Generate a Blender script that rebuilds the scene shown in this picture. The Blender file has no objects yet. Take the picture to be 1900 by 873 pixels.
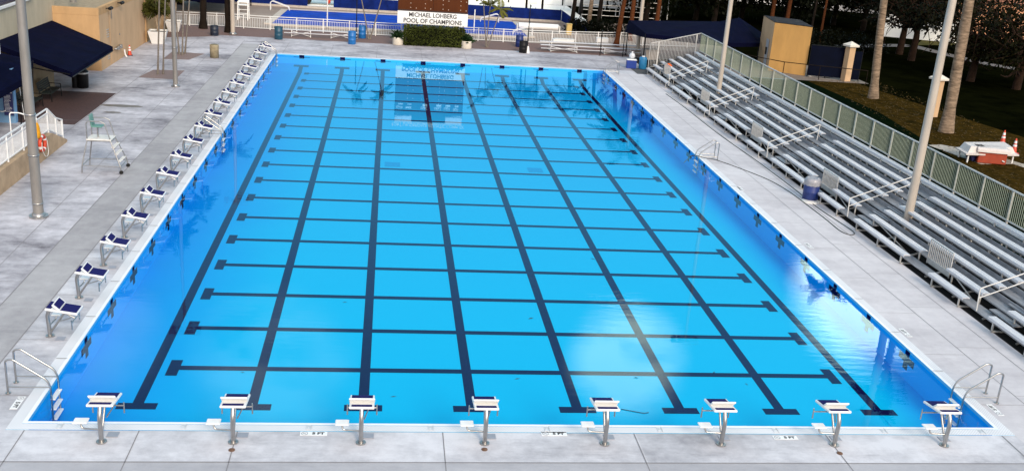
import bpy, math, random
from mathutils import Vector, Matrix, Euler
random.seed(7)
PI = math.pi
S = bpy.context.scene
COL = S.collection
# ------------------------------------------------------------------ survey
CF, CX, CY = 1882.36, 950.0, 436.5
CR = Euler((1.24125, -0.069744, -0.1095875), 'XYZ').to_matrix()
CO = Vector((7.6469, -20.7969, 11.8356))
def ray(u, v): return CR @ Vector(((u-CX)/CF, -(v-CY)/CF, -1.0))
def G(u, v, z=0.0):
    d = ray(u, v); return CO + d*((z-CO.z)/d.z)
def AX(u, v, x):
    d = ray(u, v); return CO + d*((x-CO.x)/d.x)
def AY(u, v, y):
    d = ray(u, v); return CO + d*((y-CO.y)/d.y)
W, L = 22.86, 50.18
# ------------------------------------------------------------------ materials
def lin(c):
    if isinstance(c, str):
        c = [int(c[i:i+2], 16)/255 for i in (0, 2, 4)]
        c = [x/12.92 if x <= .04045 else ((x+.055)/1.055)**2.4 for x in c]
    return (c[0], c[1], c[2], 1.0)
MATS = {}
def mat(name, color, rough=.6, metal=0., var=0., scale=4., bump=0., spec=None, stretch=None, dark=None, detail=6., coat=0.):
    if name in MATS: return MATS[name]
    m = bpy.data.materials.new(name); m.use_nodes = True; MATS[name] = m
    nt = m.node_tree; N = nt.nodes; Lk = nt.links
    p = N['Principled BSDF']
    c = lin(color)
    p.inputs['Base Color'].default_value = c
    p.inputs['Roughness'].default_value = rough
    p.inputs['Metallic'].default_value = metal
    if coat: p.inputs['Coat Weight'].default_value = coat
    if spec is None and rough >= .7: spec = .12
    if spec is not None: p.inputs['Specular IOR Level'].default_value = spec
    if var or bump:
        tc = N.new('ShaderNodeTexCoord'); mp = N.new('ShaderNodeMapping')
        Lk.new(tc.outputs['Object'], mp.inputs['Vector'])
        if stretch: mp.inputs['Scale'].default_value = stretch
        nz = N.new('ShaderNodeTexNoise'); nz.inputs['Scale'].default_value = scale; nz.inputs['Detail'].default_value = detail
        nz.inputs['Roughness'].default_value = .65
        Lk.new(mp.outputs['Vector'], nz.inputs['Vector'])
        if var:
            mr = N.new('ShaderNodeMapRange'); mr.inputs[1].default_value = .3; mr.inputs[2].default_value = .7
            Lk.new(nz.outputs['Fac'], mr.inputs[0])
            mx = N.new('ShaderNodeMix'); mx.data_type = 'RGBA'
            d = lin(dark) if dark is not None else tuple(x*(1-var) for x in c[:3])+(1,)
            mx.inputs[6].default_value = d
            mx.inputs[7].default_value = tuple(min(1, x*(1+var*.5)) for x in c[:3])+(1,)
            Lk.new(mr.outputs[0], mx.inputs[0]); Lk.new(mx.outputs[2], p.inputs['Base Color'])
        if bump:
            bp = N.new('ShaderNodeBump'); bp.inputs['Strength'].default_value = bump; bp.inputs['Distance'].default_value = .02
            Lk.new(nz.outputs['Fac'], bp.inputs['Height']); Lk.new(bp.outputs[0], p.inputs['Normal'])
    return m
# ------------------------------------------------------------------ mesh builder
class MB:
    def __init__(s): s.v = []; s.f = []; s.sm = []; s.mi = []
    def add(s, vs, fs, smooth=False, mi=0):
        o = len(s.v); s.v += [tuple(x) for x in vs]
        for f in fs: s.f.append(tuple(o+i for i in f)); s.sm.append(smooth); s.mi.append(mi)
        return s
    def quad(s, a, b, c, d, mi=0): return s.add([a, b, c, d], [(0, 1, 2, 3)], False, mi)
    def poly(s, pts, mi=0): return s.add(pts, [tuple(range(len(pts)))], False, mi)
    def box(s, c, d, bev=0., M=None, mi=0):
        hx, hy, hz = d[0]/2, d[1]/2, d[2]/2
        M = M or Matrix.Identity(4)
        if M.__class__ is not Matrix: M = Matrix(M)
        if len(M) == 3: M = M.to_4x4()
        T = Matrix.Translation(c) @ M
        b = min(bev, hx*.9, hy*.9, hz*.9)
        if b <= 0:
            vs = [T @ Vector((x*hx, y*hy, z*hz)) for x in (-1, 1) for y in (-1, 1) for z in (-1, 1)]
            fs = [(0, 1, 3, 2), (4, 6, 7, 5), (0, 4, 5, 1), (2, 3, 7, 6), (0, 2, 6, 4), (1, 5, 7, 3)]
            return s.add(vs, fs, False, mi)
        vs = []; idx = {}
        for sx in (-1, 1):
            for sy in (-1, 1):
                for sz in (-1, 1):
                    for ax in range(3):
                        q = [sx*(hx-b), sy*(hy-b), sz*(hz-b)]; q[ax] = (sx*hx, sy*hy, sz*hz)[ax]
                        idx[(sx, sy, sz, ax)] = len(vs); vs.append(T @ Vector(q))
        fs = []
        for ax in range(3):
            o1, o2 = [a for a in range(3) if a != ax]
            for sg in (-1, 1):
                r = []
                for a, c2 in ((-1, -1), (1, -1), (1, 1), (-1, 1)):
                    q = [0, 0, 0]; q[ax] = sg; q[o1] = a; q[o2] = c2; r.append(idx[(*q, ax)])
                if (sg > 0) == (ax == 1): r.reverse()
                fs.append(tuple(r))
        for ax in range(3):
            o1, o2 = [a for a in range(3) if a != ax]
            for a in (-1, 1):
                for c2 in (-1, 1):
                    q0 = [0, 0, 0]; q0[o1] = a; q0[o2] = c2; q1 = list(q0); q0[ax] = -1; q1[ax] = 1
                    fs.append((idx[(*q0, o1)], idx[(*q1, o1)], idx[(*q1, o2)], idx[(*q0, o2)]))
        for sx in (-1, 1):
            for sy in (-1, 1):
                for sz in (-1, 1): fs.append(tuple(idx[(sx, sy, sz, a)] for a in range(3)))
        return s.add(vs, fs, False, mi)
    def bar(s, a, b, w, h, bev=0., mi=0):
        a, b = Vector(a), Vector(b); d = b-a
        q = d.to_track_quat('Y', 'Z').to_matrix().to_4x4()
        return s.box((a+b)/2, (w, d.length, h), bev, q, mi)
    def cyl(s, a, b, r, r2=None, n=12, caps=True, mi=0):
        r2 = r if r2 is None else r2
        a, b = Vector(a), Vector(b); d = (b-a)
        q = d.to_track_quat('Z', 'Y').to_matrix()
        ring = lambda c, rr: [c + q @ Vector((rr*math.cos(2*PI*i/n), rr*math.sin(2*PI*i/n), 0)) for i in range(n)]
        A, B = ring(a, r), ring(b, r2)
        s.add(A+B, [(i, (i+1) % n, n+(i+1) % n, n+i) for i in range(n)], True, mi)
        if caps:
            s.add(A, [tuple(range(n))[::-1]], False, mi); s.add(B, [tuple(range(n))], False, mi)
        return s
    def tube(s, pts, r, n=8, fillet=0., caps=True, mi=0, radii=None):
        pts = [Vector(p) for p in pts]
        if fillet:
            out = [pts[0]]
            for i in range(1, len(pts)-1):
                p = pts[i]; a = pts[i-1]-p; b = pts[i+1]-p
                f = min(fillet, a.length*.45, b.length*.45)
                A = p+a.normalized()*f; B = p+b.normalized()*f
                for k in range(6):
                    t = k/5; out.append((1-t)**2*A+2*t*(1-t)*p+t*t*B)
            out.append(pts[-1]); pts = out
        vs = []; m = len(pts); up = None
        for i, p in enumerate(pts):
            t = (pts[min(i+1, m-1)]-pts[max(i-1, 0)]).normalized()
            if up is None:
                up = Vector((0, 0, 1)) if abs(t.z) < .9 else Vector((1, 0, 0))
            u = (up - t*up.dot(t)).normalized(); up = u; w = t.cross(u)
            rr = radii[i] if radii else r
            vs += [p+(u*math.cos(2*PI*k/n)+w*math.sin(2*PI*k/n))*rr for k in range(n)]
        fs = [(i*n+k, i*n+(k+1) % n, (i+1)*n+(k+1) % n, (i+1)*n+k) for i in range(m-1) for k in range(n)]
        s.add(vs, fs, True, mi)
        if caps:
            s.add(vs[:n], [tuple(range(n))[::-1]], False, mi); s.add(vs[-n:], [tuple(range(n))], False, mi)
        return s
    def lathe(s, prof, c=(0, 0, 0), n=20, mi=0, smooth=True):
        c = Vector(c); vs = []
        for r, z in prof: vs += [c+Vector((r*math.cos(2*PI*k/n), r*math.sin(2*PI*k/n), z)) for k in range(n)]
        fs = [(i*n+k, i*n+(k+1) % n, (i+1)*n+(k+1) % n, (i+1)*n+k) for i in range(len(prof)-1) for k in range(n)]
        return s.add(vs, fs, smooth, mi)
    def prism(s, prof, axis, t0, t1, mi=0):
        # prof: 2-D polygon, extruded along axis ('x': prof=(y,z); 'y': prof=(x,z); 'z': prof=(x,y))
        f = {'x': lambda p, t: (t, p[0], p[1]), 'y': lambda p, t: (p[0], t, p[1]), 'z': lambda p, t: (p[0], p[1], t)}[axis]
        n = len(prof); vs = [f(p, t0) for p in prof]+[f(p, t1) for p in prof]
        fs = [tuple(range(n))[::-1], tuple(range(n, 2*n))]+[(i, (i+1) % n, n+(i+1) % n, n+i) for i in range(n)]
        return s.add(vs, fs, False, mi)
    def build(s, name, m, parent=None, loc=None, fix=True):
        me = bpy.data.meshes.new(name); me.from_pydata(s.v, [], s.f)
        ms = m if isinstance(m, (list, tuple)) else [m]
        for x in ms: me.materials.append(x)
        me.polygons.foreach_set('use_smooth', s.sm)
        if len(ms) > 1: me.polygons.foreach_set('material_index', s.mi)
        if fix:
            import bmesh
            bm = bmesh.new(); bm.from_mesh(me); bmesh.ops.recalc_face_normals(bm, faces=bm.faces); bm.to_mesh(me); bm.free()
        me.update()
        o = bpy.data.objects.new(name, me); COL.objects.link(o)
        if parent is not None: o.parent = parent
        if loc: o.location = loc
        return o
def catmull(P, n=6):
    P = [Vector(p) for p in P]; out = []
    for i in range(len(P)-1):
        a, b, c, d = P[max(i-1, 0)], P[i], P[i+1], P[min(i+2, len(P)-1)]
        for k in range(n):
            t = k/n; out.append(.5*((2*b)+(c-a)*t+(2*a-5*b+4*c-d)*t*t+(3*b-a-3*c+d)*t**3))
    return out+[P[-1]]
catmull_ = catmull
def tag(o, label, cat, group=None):
    o['label'] = label; o['category'] = cat
    if group: o['group'] = group
    return o
def thing(name, label, cat, loc=(0, 0, 0), rz=0., group=None):
    o = bpy.data.objects.new(name, None); COL.objects.link(o); o.empty_display_size = .1
    o.location = loc; o.rotation_euler = (0, 0, rz)
    return tag(o, label, cat, group)
def struct(o): o['kind'] = 'structure'; return o
def stuff(o): o['kind'] = 'stuff'; return o
def dup(root, loc, rz, label):
    r = root.copy(); COL.objects.link(r); r.location = loc; r.rotation_euler = (0, 0, rz); r['label'] = label
    for ch in root.children:
        c = ch.copy(); COL.objects.link(c); c.parent = r
        for g in ch.children:
            d = g.copy(); COL.objects.link(d); d.parent = c
    return r
def text_mesh(txt, size, m, name='lettering', parent=None, M=None, ext=.002, bold=0., sx=1., align='CENTER', spacing=1.):
    cu = bpy.data.curves.new(name, 'FONT'); cu.body = txt; cu.size = size; cu.align_x = align; cu.align_y = 'CENTER'
    cu.extrude = ext; cu.offset = bold; cu.space_character = spacing; cu.resolution_u = 3
    t = bpy.data.objects.new(name, cu); COL.objects.link(t)
    bpy.context.view_layer.update()
    me = bpy.data.meshes.new_from_object(t.evaluated_get(bpy.context.evaluated_depsgraph_get()))
    bpy.data.objects.remove(t); bpy.data.curves.remove(cu)
    me.transform((M or Matrix.Identity(4)) @ Matrix.Diagonal((sx, 1, 1, 1)))
    me.materials.clear(); me.materials.append(m); me.name = name
    o = bpy.data.objects.new(name, me); COL.objects.link(o)
    if parent is not None: o.parent = parent
    return o
ORD = 'first second third fourth fifth sixth seventh eighth ninth tenth eleventh twelfth thirteenth fourteenth fifteenth sixteenth seventeenth eighteenth'.split()

# common materials
steel = mat('stainless_steel', (.44, .43, .42), .30, 1., var=.15, scale=8)
dullsteel = mat('dull_steel', (.42, .41, .40), .38, .9, var=.3, scale=6)
galv = mat('galvanised_pole', (.25, .235, .22), .5, .25, var=.25, scale=3, stretch=(1, 1, .25))
creampole = mat('cream_painted_pole', (.46, .40, .335), .5, .0, var=.18, scale=3, stretch=(1, 1, .2))
alu = mat('aluminium_plank', (.62, .62, .65), .45, .1, var=.12, scale=5, stretch=(4, .4, 1))
aludark = mat('aluminium_footboard', (.32, .325, .35), .5, .25, var=.35, scale=4, stretch=(4, .5, 1))
alufr = mat('aluminium_frame', (.55, .54, .52), .45, .4, var=.25, scale=6)
white = mat('white_paint', (.80, .80, .79), .35, var=.06, scale=6)
whitedirty = mat('white_paint_weathered', (.74, .72, .68), .5, var=.2, scale=5)
navypad = mat('navy_grip_pad', (.012, .012, .10), .8, var=.15, scale=60, bump=.2)
navyfab = mat('navy_canvas', (.0022, .003, .018), .9, var=.4, scale=1.6, bump=.1, spec=.04)
bluescreen = mat('blue_windscreen', (.004, .018, .14), .85, var=.5, scale=1.3)
darkscreen = mat('dark_blue_windscreen', (.0012, .003, .013), .9, var=.4, scale=1.0)
orange = mat('orange_stucco', (.52, .33, .17), .85, var=.16, scale=1.2, bump=.15, stretch=(1, 1, .35))
pinkst = mat('beige_and_shaded_stucco', (.56, .38, .23), .85, var=.14, scale=1.2, bump=.15, stretch=(1, 1, .35))
creamst = mat('cream_stucco', (.52, .45, .33), .85, var=.18, scale=.9, bump=.12, stretch=(1, 1, .3))
rustst = mat('ramp_stucco', (.44, .32, .21), .85, var=.3, scale=1.3, bump=.15)
black = mat('black_plastic', (.006, .006, .007), .5, var=.2, spec=.25)
rubber = mat('black_rubber', (.02, .02, .02), .7, var=.2)
bluebar = mat('blue_barrel_plastic', (.010, .14, .42), .4, var=.2, scale=5)
tealbar = mat('teal_barrel_plastic', (.012, .07, .12), .45, var=.3, scale=5)
redp = mat('red_orange_plastic', (.60, .055, .018), .45, var=.15)
yellow = mat('yellow_fabric', (.72, .33, .02), .7, var=.2)
barkpalm = mat('palm_bark', (.27, .195, .135), .9, var=.7, scale=2.2, bump=.5, stretch=(1, 1, 4))
barkwarm = mat('warm_lit_bark', (.11, .035, .012), .9, var=.5, scale=3, bump=.4, stretch=(1, 1, 4))  # warm light on the trunks is put into this bark colour
barkdark = mat('dark_bark', (.016, .011, .008), .9, var=.5, scale=3, bump=.4)
barkgrey = mat('slender_palm_bark', (.20, .175, .15), .85, var=.4, scale=4, bump=.3, stretch=(1, 1, 6))
def leafmat(name, c, v=.6):
    m = mat(name, c, .6, var=v, scale=.7, detail=3)
    m.node_tree.nodes['Principled BSDF'].inputs['Specular IOR Level'].default_value = .06
    return m
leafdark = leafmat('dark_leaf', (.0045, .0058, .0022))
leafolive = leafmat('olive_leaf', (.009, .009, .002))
leafbright = leafmat('bright_palm_leaf', (.13, .13, .025))  # brighter yellow-green leaf for the centre palms
leafhedge = leafmat('hedge_leaf', (.06, .075, .015))
leafpot = leafmat('pot_plant_leaf', (.02, .045, .015))
leafbrown = leafmat('dead_palm_leaf', (.10, .05, .015))

# ------------------------------------------------------------------ setting: deck, pool
def nodes(m): return m.node_tree.nodes, m.node_tree.links
def concrete(name, base, dark, slab=(4.55, 3.2), streak=(.35, 1., 1.), amt=1.):
    m = bpy.data.materials.new(name); m.use_nodes = True; N, K = nodes(m); p = N['Principled BSDF']
    geo = N.new('ShaderNodeNewGeometry')
    def noise(scale, det, st=(1, 1, 1), rough=.6):
        mp = N.new('ShaderNodeMapping'); mp.inputs['Scale'].default_value = st; K.new(geo.outputs['Position'], mp.inputs['Vector'])
        n = N.new('ShaderNodeTexNoise'); n.inputs['Scale'].default_value = scale; n.inputs['Detail'].default_value = det; n.inputs['Roughness'].default_value = rough
        K.new(mp.outputs[0], n.inputs['Vector']); return n.outputs['Fac']
    def rng(x, a, b, c=0., d=1.):
        r = N.new('ShaderNodeMapRange'); r.inputs[1].default_value = a; r.inputs[2].default_value = b; r.inputs[3].default_value = c; r.inputs[4].default_value = d
        K.new(x, r.inputs[0]); return r.outputs[0]
    def math_(op, a, b):
        q = N.new('ShaderNodeMath'); q.operation = op
        for i, x in enumerate((a, b)):
            if isinstance(x, (int, float)): q.inputs[i].default_value = x
            else: K.new(x, q.inputs[i])
        return q.outputs[0]
    n1 = rng(noise(.45, 7, streak, .68), .36, .64)
    n2 = rng(noise(2.2, 8, (1, 1, 1), .7), .3, .7)
    n3 = rng(noise(28., 4), .3, .7)
    n4 = rng(noise(.9, 6, (.25, 1.6, 1), .7), .56, .74)
    div = N.new('ShaderNodeVectorMath'); div.operation = 'DIVIDE'; div.inputs[1].default_value = (slab[0], slab[1], 1); K.new(geo.outputs['Position'], div.inputs[0])
    fl = N.new('ShaderNodeVectorMath'); fl.operation = 'FLOOR'; K.new(div.outputs[0], fl.inputs[0])
    wn = N.new('ShaderNodeTexWhiteNoise'); wn.noise_dimensions = '2D'; K.new(fl.outputs[0], wn.inputs['Vector'])
    f = math_('ADD', math_('MULTIPLY', n1, .56), math_('ADD', math_('MULTIPLY', n2, .42), math_('MULTIPLY', wn.outputs['Value'], .22)))
    f = math_('ADD', f, math_('MULTIPLY', n3, .06))
    f = math_('SUBTRACT', f, math_('MULTIPLY', n4, .42*amt))
    mx = N.new('ShaderNodeMix'); mx.data_type = 'RGBA'; mx.clamp_factor = True
    mx.inputs[6].default_value = lin(dark); mx.inputs[7].default_value = lin(base); K.new(f, mx.inputs[0])
    K.new(mx.outputs[2], p.inputs['Base Color']); p.inputs['Roughness'].default_value = .8; p.inputs['Specular IOR Level'].default_value = .2
    bp = N.new('ShaderNodeBump'); bp.inputs['Strength'].default_value = .25; bp.inputs['Distance'].default_value = .004; K.new(n3, bp.inputs['Height']); K.new(bp.outputs[0], p.inputs['Normal'])
    return m
conc = concrete('pool_deck_concrete', (.66, .655, .69), (.22, .215, .24))
concR = concrete('pool_deck_concrete_pale', (.64, .62, .64), (.42, .40, .425), slab=(1.25, 3.0), amt=.4)
concG = concrete('walkway_concrete_grey', (.44, .43, .44), (.25, .24, .255), slab=(9, 3.1), streak=(.6, .3, 1))
concN = concrete('near_walkway_concrete', (.45, .445, .47), (.30, .295, .32), slab=(4.55, 9))
def rect(mb, x0, y0, x1, y1, z): mb.quad((x0, y0, z), (x1, y0, z), (x1, y1, z), (x0, y1, z))
def ringrect(mb, o, i, z):
    rect(mb, o[0], o[1], o[2], i[1], z); rect(mb, o[0], i[3], o[2], o[3], z)
    rect(mb, o[0], i[1], i[0], i[3], z); rect(mb, i[2], i[1], o[2], i[3], z)
GW = .35
m = MB(); ringrect(m, (-1500, -1500, 1500, 1500), (-16, -45, 36.6, 62), -.03)
ground = struct(m.build('ground', mat('lawn_ground', (.004, .0045, .0012), .95, var=.7, scale=.5, dark=(.001, .0014, .0006), spec=0.), fix=False))
m = MB(); ringrect(m, (-16, -45, 26.3, 57.3), (-GW, -GW, W+GW, L+GW), 0.)
deck = struct(m.build('pool_deck', conc, fix=False))
m = MB(); rect(m, W+GW+.002, -1.62, 26.29, 49.5, .004); struct(m.build('deck_side_slabs', concR, fix=False))
m = MB(); rect(m, -2.75, -1.62, -1.56, 54, .004); struct(m.build('deck_walkway', concG, fix=False))
m = MB(); rect(m, -15, -8, 26.2, -1.66, .004); struct(m.build('near_walkway', concN, fix=False))
under = mat('dark_soil_and_shade', (.022, .02, .02), .95, var=.4, scale=2)
m = MB(); rect(m, 26.3, -12, 31.2, 57.3, -.004); struct(m.build('painted_shade_under_bleachers', under, fix=False))  # dark sheet, the shade under the stand put into its colour
m = MB(); rect(m, -16, -1.6, -2.77, 54, .003); rect(m, -16, 54, 26.2, 57.3, .003); rect(m, -2.7, L+GW+.25, 26.2, 53.99, .003); struct(m.build('left_deck_slabs', concrete('left_deck_concrete', (.60, .585, .625), (.12, .112, .13), slab=(6.2, 6.1), streak=(.6, .9, 1), amt=1.4), fix=False))
# joints
m = MB(); jz = .009
def joint(x0, y0, x1, y1, w=.018):
    d = Vector((x1-x0, y1-y0, 0)).normalized(); n = Vector((-d.y, d.x, 0))*w/2
    a, b = Vector((x0, y0, jz)), Vector((x1, y1, jz)); m.quad(a-n, b-n, b+n, a+n)
for x in (0.05, 2.45, 4.56, 9.13, 13.6, 18.3, 22.85): joint(x, -8, x, -.37, .022)
joint(-16, -1.64, 26.3, -1.64, .03)
joint(-1.555, -1.6, -1.58, 54, .025); joint(-2.76, -1.6, -2.76, 54, .03); joint(-3.7, -1.6, -4.3, 54, .02)
joint(-6.72, 25, -6.6, 54, .03)
joint(24.47, -1.6, 24.47, 49.5, .02); joint(25.66, -1.6, 25.66, 49.5, .025)
for k in range(18):
    y = 1.2+k*3.0
    joint(W+GW, y, 24.47, y, .012); joint(24.47, y+.5, 25.66, y+.5, .012)
    joint(-1.56, y, -GW, y, .012); joint(-3.7, y+.9, -2.76, y+.9, .012)
for k in range(9): joint(-9, 4+k*6.1, -4.0, 4+k*6.1, .02)
for k in range(10): joint(-6+k*3.2, L+GW, -6+k*3.2, 55.5, .02)
joint(-8, 53.4, 26.3, 53.6, .02)
struct(m.build('deck_joints', mat('joint_grey', (.24, .23, .24), .9), fix=False))  # grey strips for the slab joints
# brick pavers
def brickmat(name, c1, c2, mortar, sc=6.):
    mm = bpy.data.materials.new(name); mm.use_nodes = True; N, K = nodes(mm); p = N['Principled BSDF']
    geo = N.new('ShaderNodeNewGeometry'); b = N.new('ShaderNodeTexBrick'); b.inputs['Scale'].default_value = sc
    b.inputs['Color1'].default_value = lin(c1); b.inputs['Color2'].default_value = lin(c2); b.inputs['Mortar'].default_value = lin(mortar)
    b.inputs['Mortar Size'].default_value = .012
    K.new(geo.outputs['Position'], b.inputs['Vector']); K.new(b.outputs['Color'], p.inputs['Base Color']); p.inputs['Roughness'].default_value = .85
    return mm
pav = brickmat('brick_pavers', (.20, .115, .095), (.15, .09, .078), (.12, .08, .07))
pavd = brickmat('dark_brick_pavers', (.085, .042, .040), (.055, .028, .027), (.03, .018, .018))
m = MB(); m.poly([(-14, 57.3, -.002), (30, 57.3, -.002), (36.6, 57.3, -.002), (36.6, 62, -.002), (-14, 62, -.002)]); m.poly([(-8.9, 54.6, .006), (-5.6, 56.2, .006), (-4.9, 57.5, .006), (-8.9, 57.5, .006)])
struct(m.build('brick_paving', pav, fix=False))
m = MB(); m.poly([(-10.6, 27.5, .006), (-6.78, 27.5, .006), (-6.75, 34.94, .006), (-9.9, 34.92, .006), (-10.6, 34.9, .006)]); struct(m.build('paving_under_awning', pavd, fix=False))
m = MB(); m.poly([(-6.69, 39.6, .006), (-4.58, 39.45, .006), (-4.6, 42.44, .006), (-6.38, 42.2, .006)]); m.poly([(-6.6, 46.0, .006), (-5.04, 46.2, .006), (-4.5, 48.78, .006), (-6.62, 48.98, .006)])
struct(m.build('tree_well_paving', brickmat('tree_well_bricks', (.24, .17, .155), (.20, .14, .13), (.15, .11, .1)), fix=False))
pd = mat('damp_stain', (.17, .145, .12), .5, var=.3)
m = MB()
for (c, a, b) in (((-5.75, 31.95), 1.05, .28), ((-5.8, 30.42), .42, .16)):
    m.poly([(c[0]+a*math.cos(t*PI/12)*(1+.12*math.sin(3*t)), c[1]+b*math.sin(t*PI/12)*(1+.1*math.cos(2*t)), .0065) for t in range(24)])
struct(m.build('puddles', pd, fix=False))
# gutter
def guttermat():
    mm = bpy.data.materials.new('white_gutter_grating'); mm.use_nodes = True; N, K = nodes(mm); p = N['Principled BSDF']
    geo = N.new('ShaderNodeNewGeometry'); ck = N.new('ShaderNodeTexChecker'); ck.inputs['Scale'].default_value = 28.
    ck.inputs['Color1'].default_value = lin((.86, .86, .88)); ck.inputs['Color2'].default_value = lin((.70, .70, .73))
    nz = N.new('ShaderNodeTexNoise'); nz.inputs['Scale'].default_value = 1.2; nz.inputs['Detail'].default_value = 6
    K.new(geo.outputs['Position'], ck.inputs['Vector']); K.new(geo.outputs['Position'], nz.inputs['Vector'])
    mx = N.new('ShaderNodeMix'); mx.data_type = 'RGBA'; mx.blend_type = 'MULTIPLY'; mx.inputs[0].default_value = .25
    K.new(ck.outputs['Color'], mx.inputs[6]); K.new(nz.outputs['Fac'], mx.inputs[7]); K.new(mx.outputs[2], p.inputs['Base Color'])
    p.inputs['Roughness'].default_value = .5; return mm
gut = guttermat()
m = MB()
ringrect(m, (-GW, -GW, W+GW, L+GW), (-.09, -.09, W+.09, L+.09), .012)
g1 = struct(m.build('pool_gutter', gut, fix=False))
lip = mat('white_gutter_lip', (.84, .85, .88), .35, var=.05)
m = MB()
ringrect(m, (-.09, -.09, W+.09, L+.09), (0, 0, W, L), .02)
struct(m.build('gutter_lip', lip, fix=False))
m = MB()
for k in range(18):
    y = 3.1+k*2.58
    rect(m, W+.02, y, W+GW-.02, y+.02, .024); rect(m, -GW+.02, y, -.06, y+.02, .024)
for k in range(8): rect(m, 3.1+k*2.75, L+.05, 3.14+k*2.75, L+.14, .024)
struct(m.build('gutter_joints', mat('gutter_slot', (.12, .11, .11), .8), fix=False))
# pool shell: walls / floor
FZ = -.885; WZ = -.085
def poolpaint(name, c_mid, c_edge, floor=True):  # colour grades bluer towards the side walls and the far end
    mm = bpy.data.materials.new(name); mm.use_nodes = True; N, K = nodes(mm); p = N['Principled BSDF']
    geo = N.new('ShaderNodeNewGeometry'); sp = N.new('ShaderNodeSeparateXYZ'); K.new(geo.outputs['Position'], sp.inputs[0])
    def mth(op, a, b=0.):
        q = N.new('ShaderNodeMath'); q.operation = op
        for i, x in enumerate((a, b)):
            if isinstance(x, (int, float)): q.inputs[i].default_value = x
            else: K.new(x, q.inputs[i])
        return q.outputs[0]
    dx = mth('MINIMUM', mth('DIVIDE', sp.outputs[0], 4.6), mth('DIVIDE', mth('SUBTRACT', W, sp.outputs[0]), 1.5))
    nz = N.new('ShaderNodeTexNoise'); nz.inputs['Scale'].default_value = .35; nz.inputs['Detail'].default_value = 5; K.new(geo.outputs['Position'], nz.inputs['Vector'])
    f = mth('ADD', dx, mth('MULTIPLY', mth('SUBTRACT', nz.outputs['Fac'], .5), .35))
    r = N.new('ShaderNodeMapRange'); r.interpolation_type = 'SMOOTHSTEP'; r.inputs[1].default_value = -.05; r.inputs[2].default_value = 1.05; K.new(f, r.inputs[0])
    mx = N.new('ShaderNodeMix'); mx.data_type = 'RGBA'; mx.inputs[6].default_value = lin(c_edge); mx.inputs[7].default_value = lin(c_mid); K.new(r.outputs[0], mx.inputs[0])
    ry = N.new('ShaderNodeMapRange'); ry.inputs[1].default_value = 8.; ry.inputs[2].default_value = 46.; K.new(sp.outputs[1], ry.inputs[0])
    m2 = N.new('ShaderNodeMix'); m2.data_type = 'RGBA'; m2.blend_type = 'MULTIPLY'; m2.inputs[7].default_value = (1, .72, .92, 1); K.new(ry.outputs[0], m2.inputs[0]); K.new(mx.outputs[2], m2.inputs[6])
    K.new(m2.outputs[2], p.inputs['Base Color']); p.inputs['Roughness'].default_value = .7; p.inputs['Specular IOR Level'].default_value = 0.
    return mm
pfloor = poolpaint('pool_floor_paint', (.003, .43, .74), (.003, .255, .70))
pwall = poolpaint('pool_wall_paint_brightened', (.004, .62, .98), (.003, .37, .92))  # brighter copy of the floor colour offsets the weaker light on walls
ptile = mat('pool_waterline_tile', (.10, .46, .80), .4, var=.1, scale=10)
YB, ZB = 48.5, -.60
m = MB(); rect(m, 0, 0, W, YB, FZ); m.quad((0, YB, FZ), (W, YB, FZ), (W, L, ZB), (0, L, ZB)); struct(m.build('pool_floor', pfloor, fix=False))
def fz(y): return FZ if y <= YB else FZ+(y-YB)/(L-YB)*(ZB-FZ)
m = MB(); t = MB()
for (a, b) in (((0, 0), (W, 0)), ((W, 0), (W, L)), ((W, L), (0, L)), ((0, L), (0, 0))):
    m.quad((*a, FZ), (*b, FZ), (*b, -.06), (*a, -.06)); t.quad((*a, -.06), (*b, -.06), (*b, .02), (*a, .02))
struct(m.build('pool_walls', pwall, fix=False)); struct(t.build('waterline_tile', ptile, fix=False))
linem = mat('navy_lane_tile', (.006, .008, .055), .8, var=.2, scale=3, spec=0.)
m = MB(); z = FZ+.004
SP = 2.771
lx = [W/2+(i-3.5)*SP for i in range(8)]
for x in lx:
    rect(m, x-.135, 2.2, x+.135, YB, z); m.quad((x-.135, YB, z), (x+.135, YB, z), (x+.135, 49.95, fz(49.95)+.004), (x-.135, 49.95, fz(49.95)+.004)); rect(m, x-.48, 2.2, x-.135, 2.52, z); rect(m, x+.135, 2.2, x+.48, 2.52, z)
    for c, d in ((-.5, -.135), (.135, .5)): m.quad((x+c, 49.6, fz(49.6)+.004), (x+d, 49.6, fz(49.6)+.004), (x+d, 49.95, fz(49.95)+.004), (x+c, 49.95, fz(49.95)+.004))
ly = [4.47+2.579*k for k in range(18)]
for y in ly:
    rect(m, 2.36, y-.125, 20.5, y+.125, z+.004)
    rect(m, 2.06, y-.46, 2.36, y+.46, z+.004); rect(m, 20.5, y-.46, 20.8, y+.46, z+.004)
struct(m.build('lane_markings', linem, fix=False))
m = MB()
for y in ly:
    for x, s in ((.004, 1), (W-.004, -1)):
        m.quad((x, y-.13, -.60), (x, y+.13, -.60), (x, y+.13, -.03), (x, y-.13, -.03))
        for (a, b) in ((-.45, -.13), (.13, .45)): m.quad((x, y+a, -.40), (x, y+b, -.40), (x, y+b, -.20), (x, y+a, -.20))
for x in lx:
    for y, h in ((.004, .60), (L-.004, .26)):
        m.quad((x-.17, y, -h), (x+.17, y, -h), (x+.17, y, .012), (x-.17, y, .012))
        for (a, b) in ((-.55, -.17), (.17, .55)): m.quad((x+a, y, -h*.62), (x+b, y, -h*.62), (x+b, y, -h*.42), (x+a, y, -h*.42))
struct(m.build('wall_targets', linem, fix=False))
m = MB(); rect(m, W-1.75, 0.2, W-1.74, YB, z)
struct(m.build('floor_seam', mat('floor_seam_paint', (.004, .10, .48), .8, spec=0.), fix=False))
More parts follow.
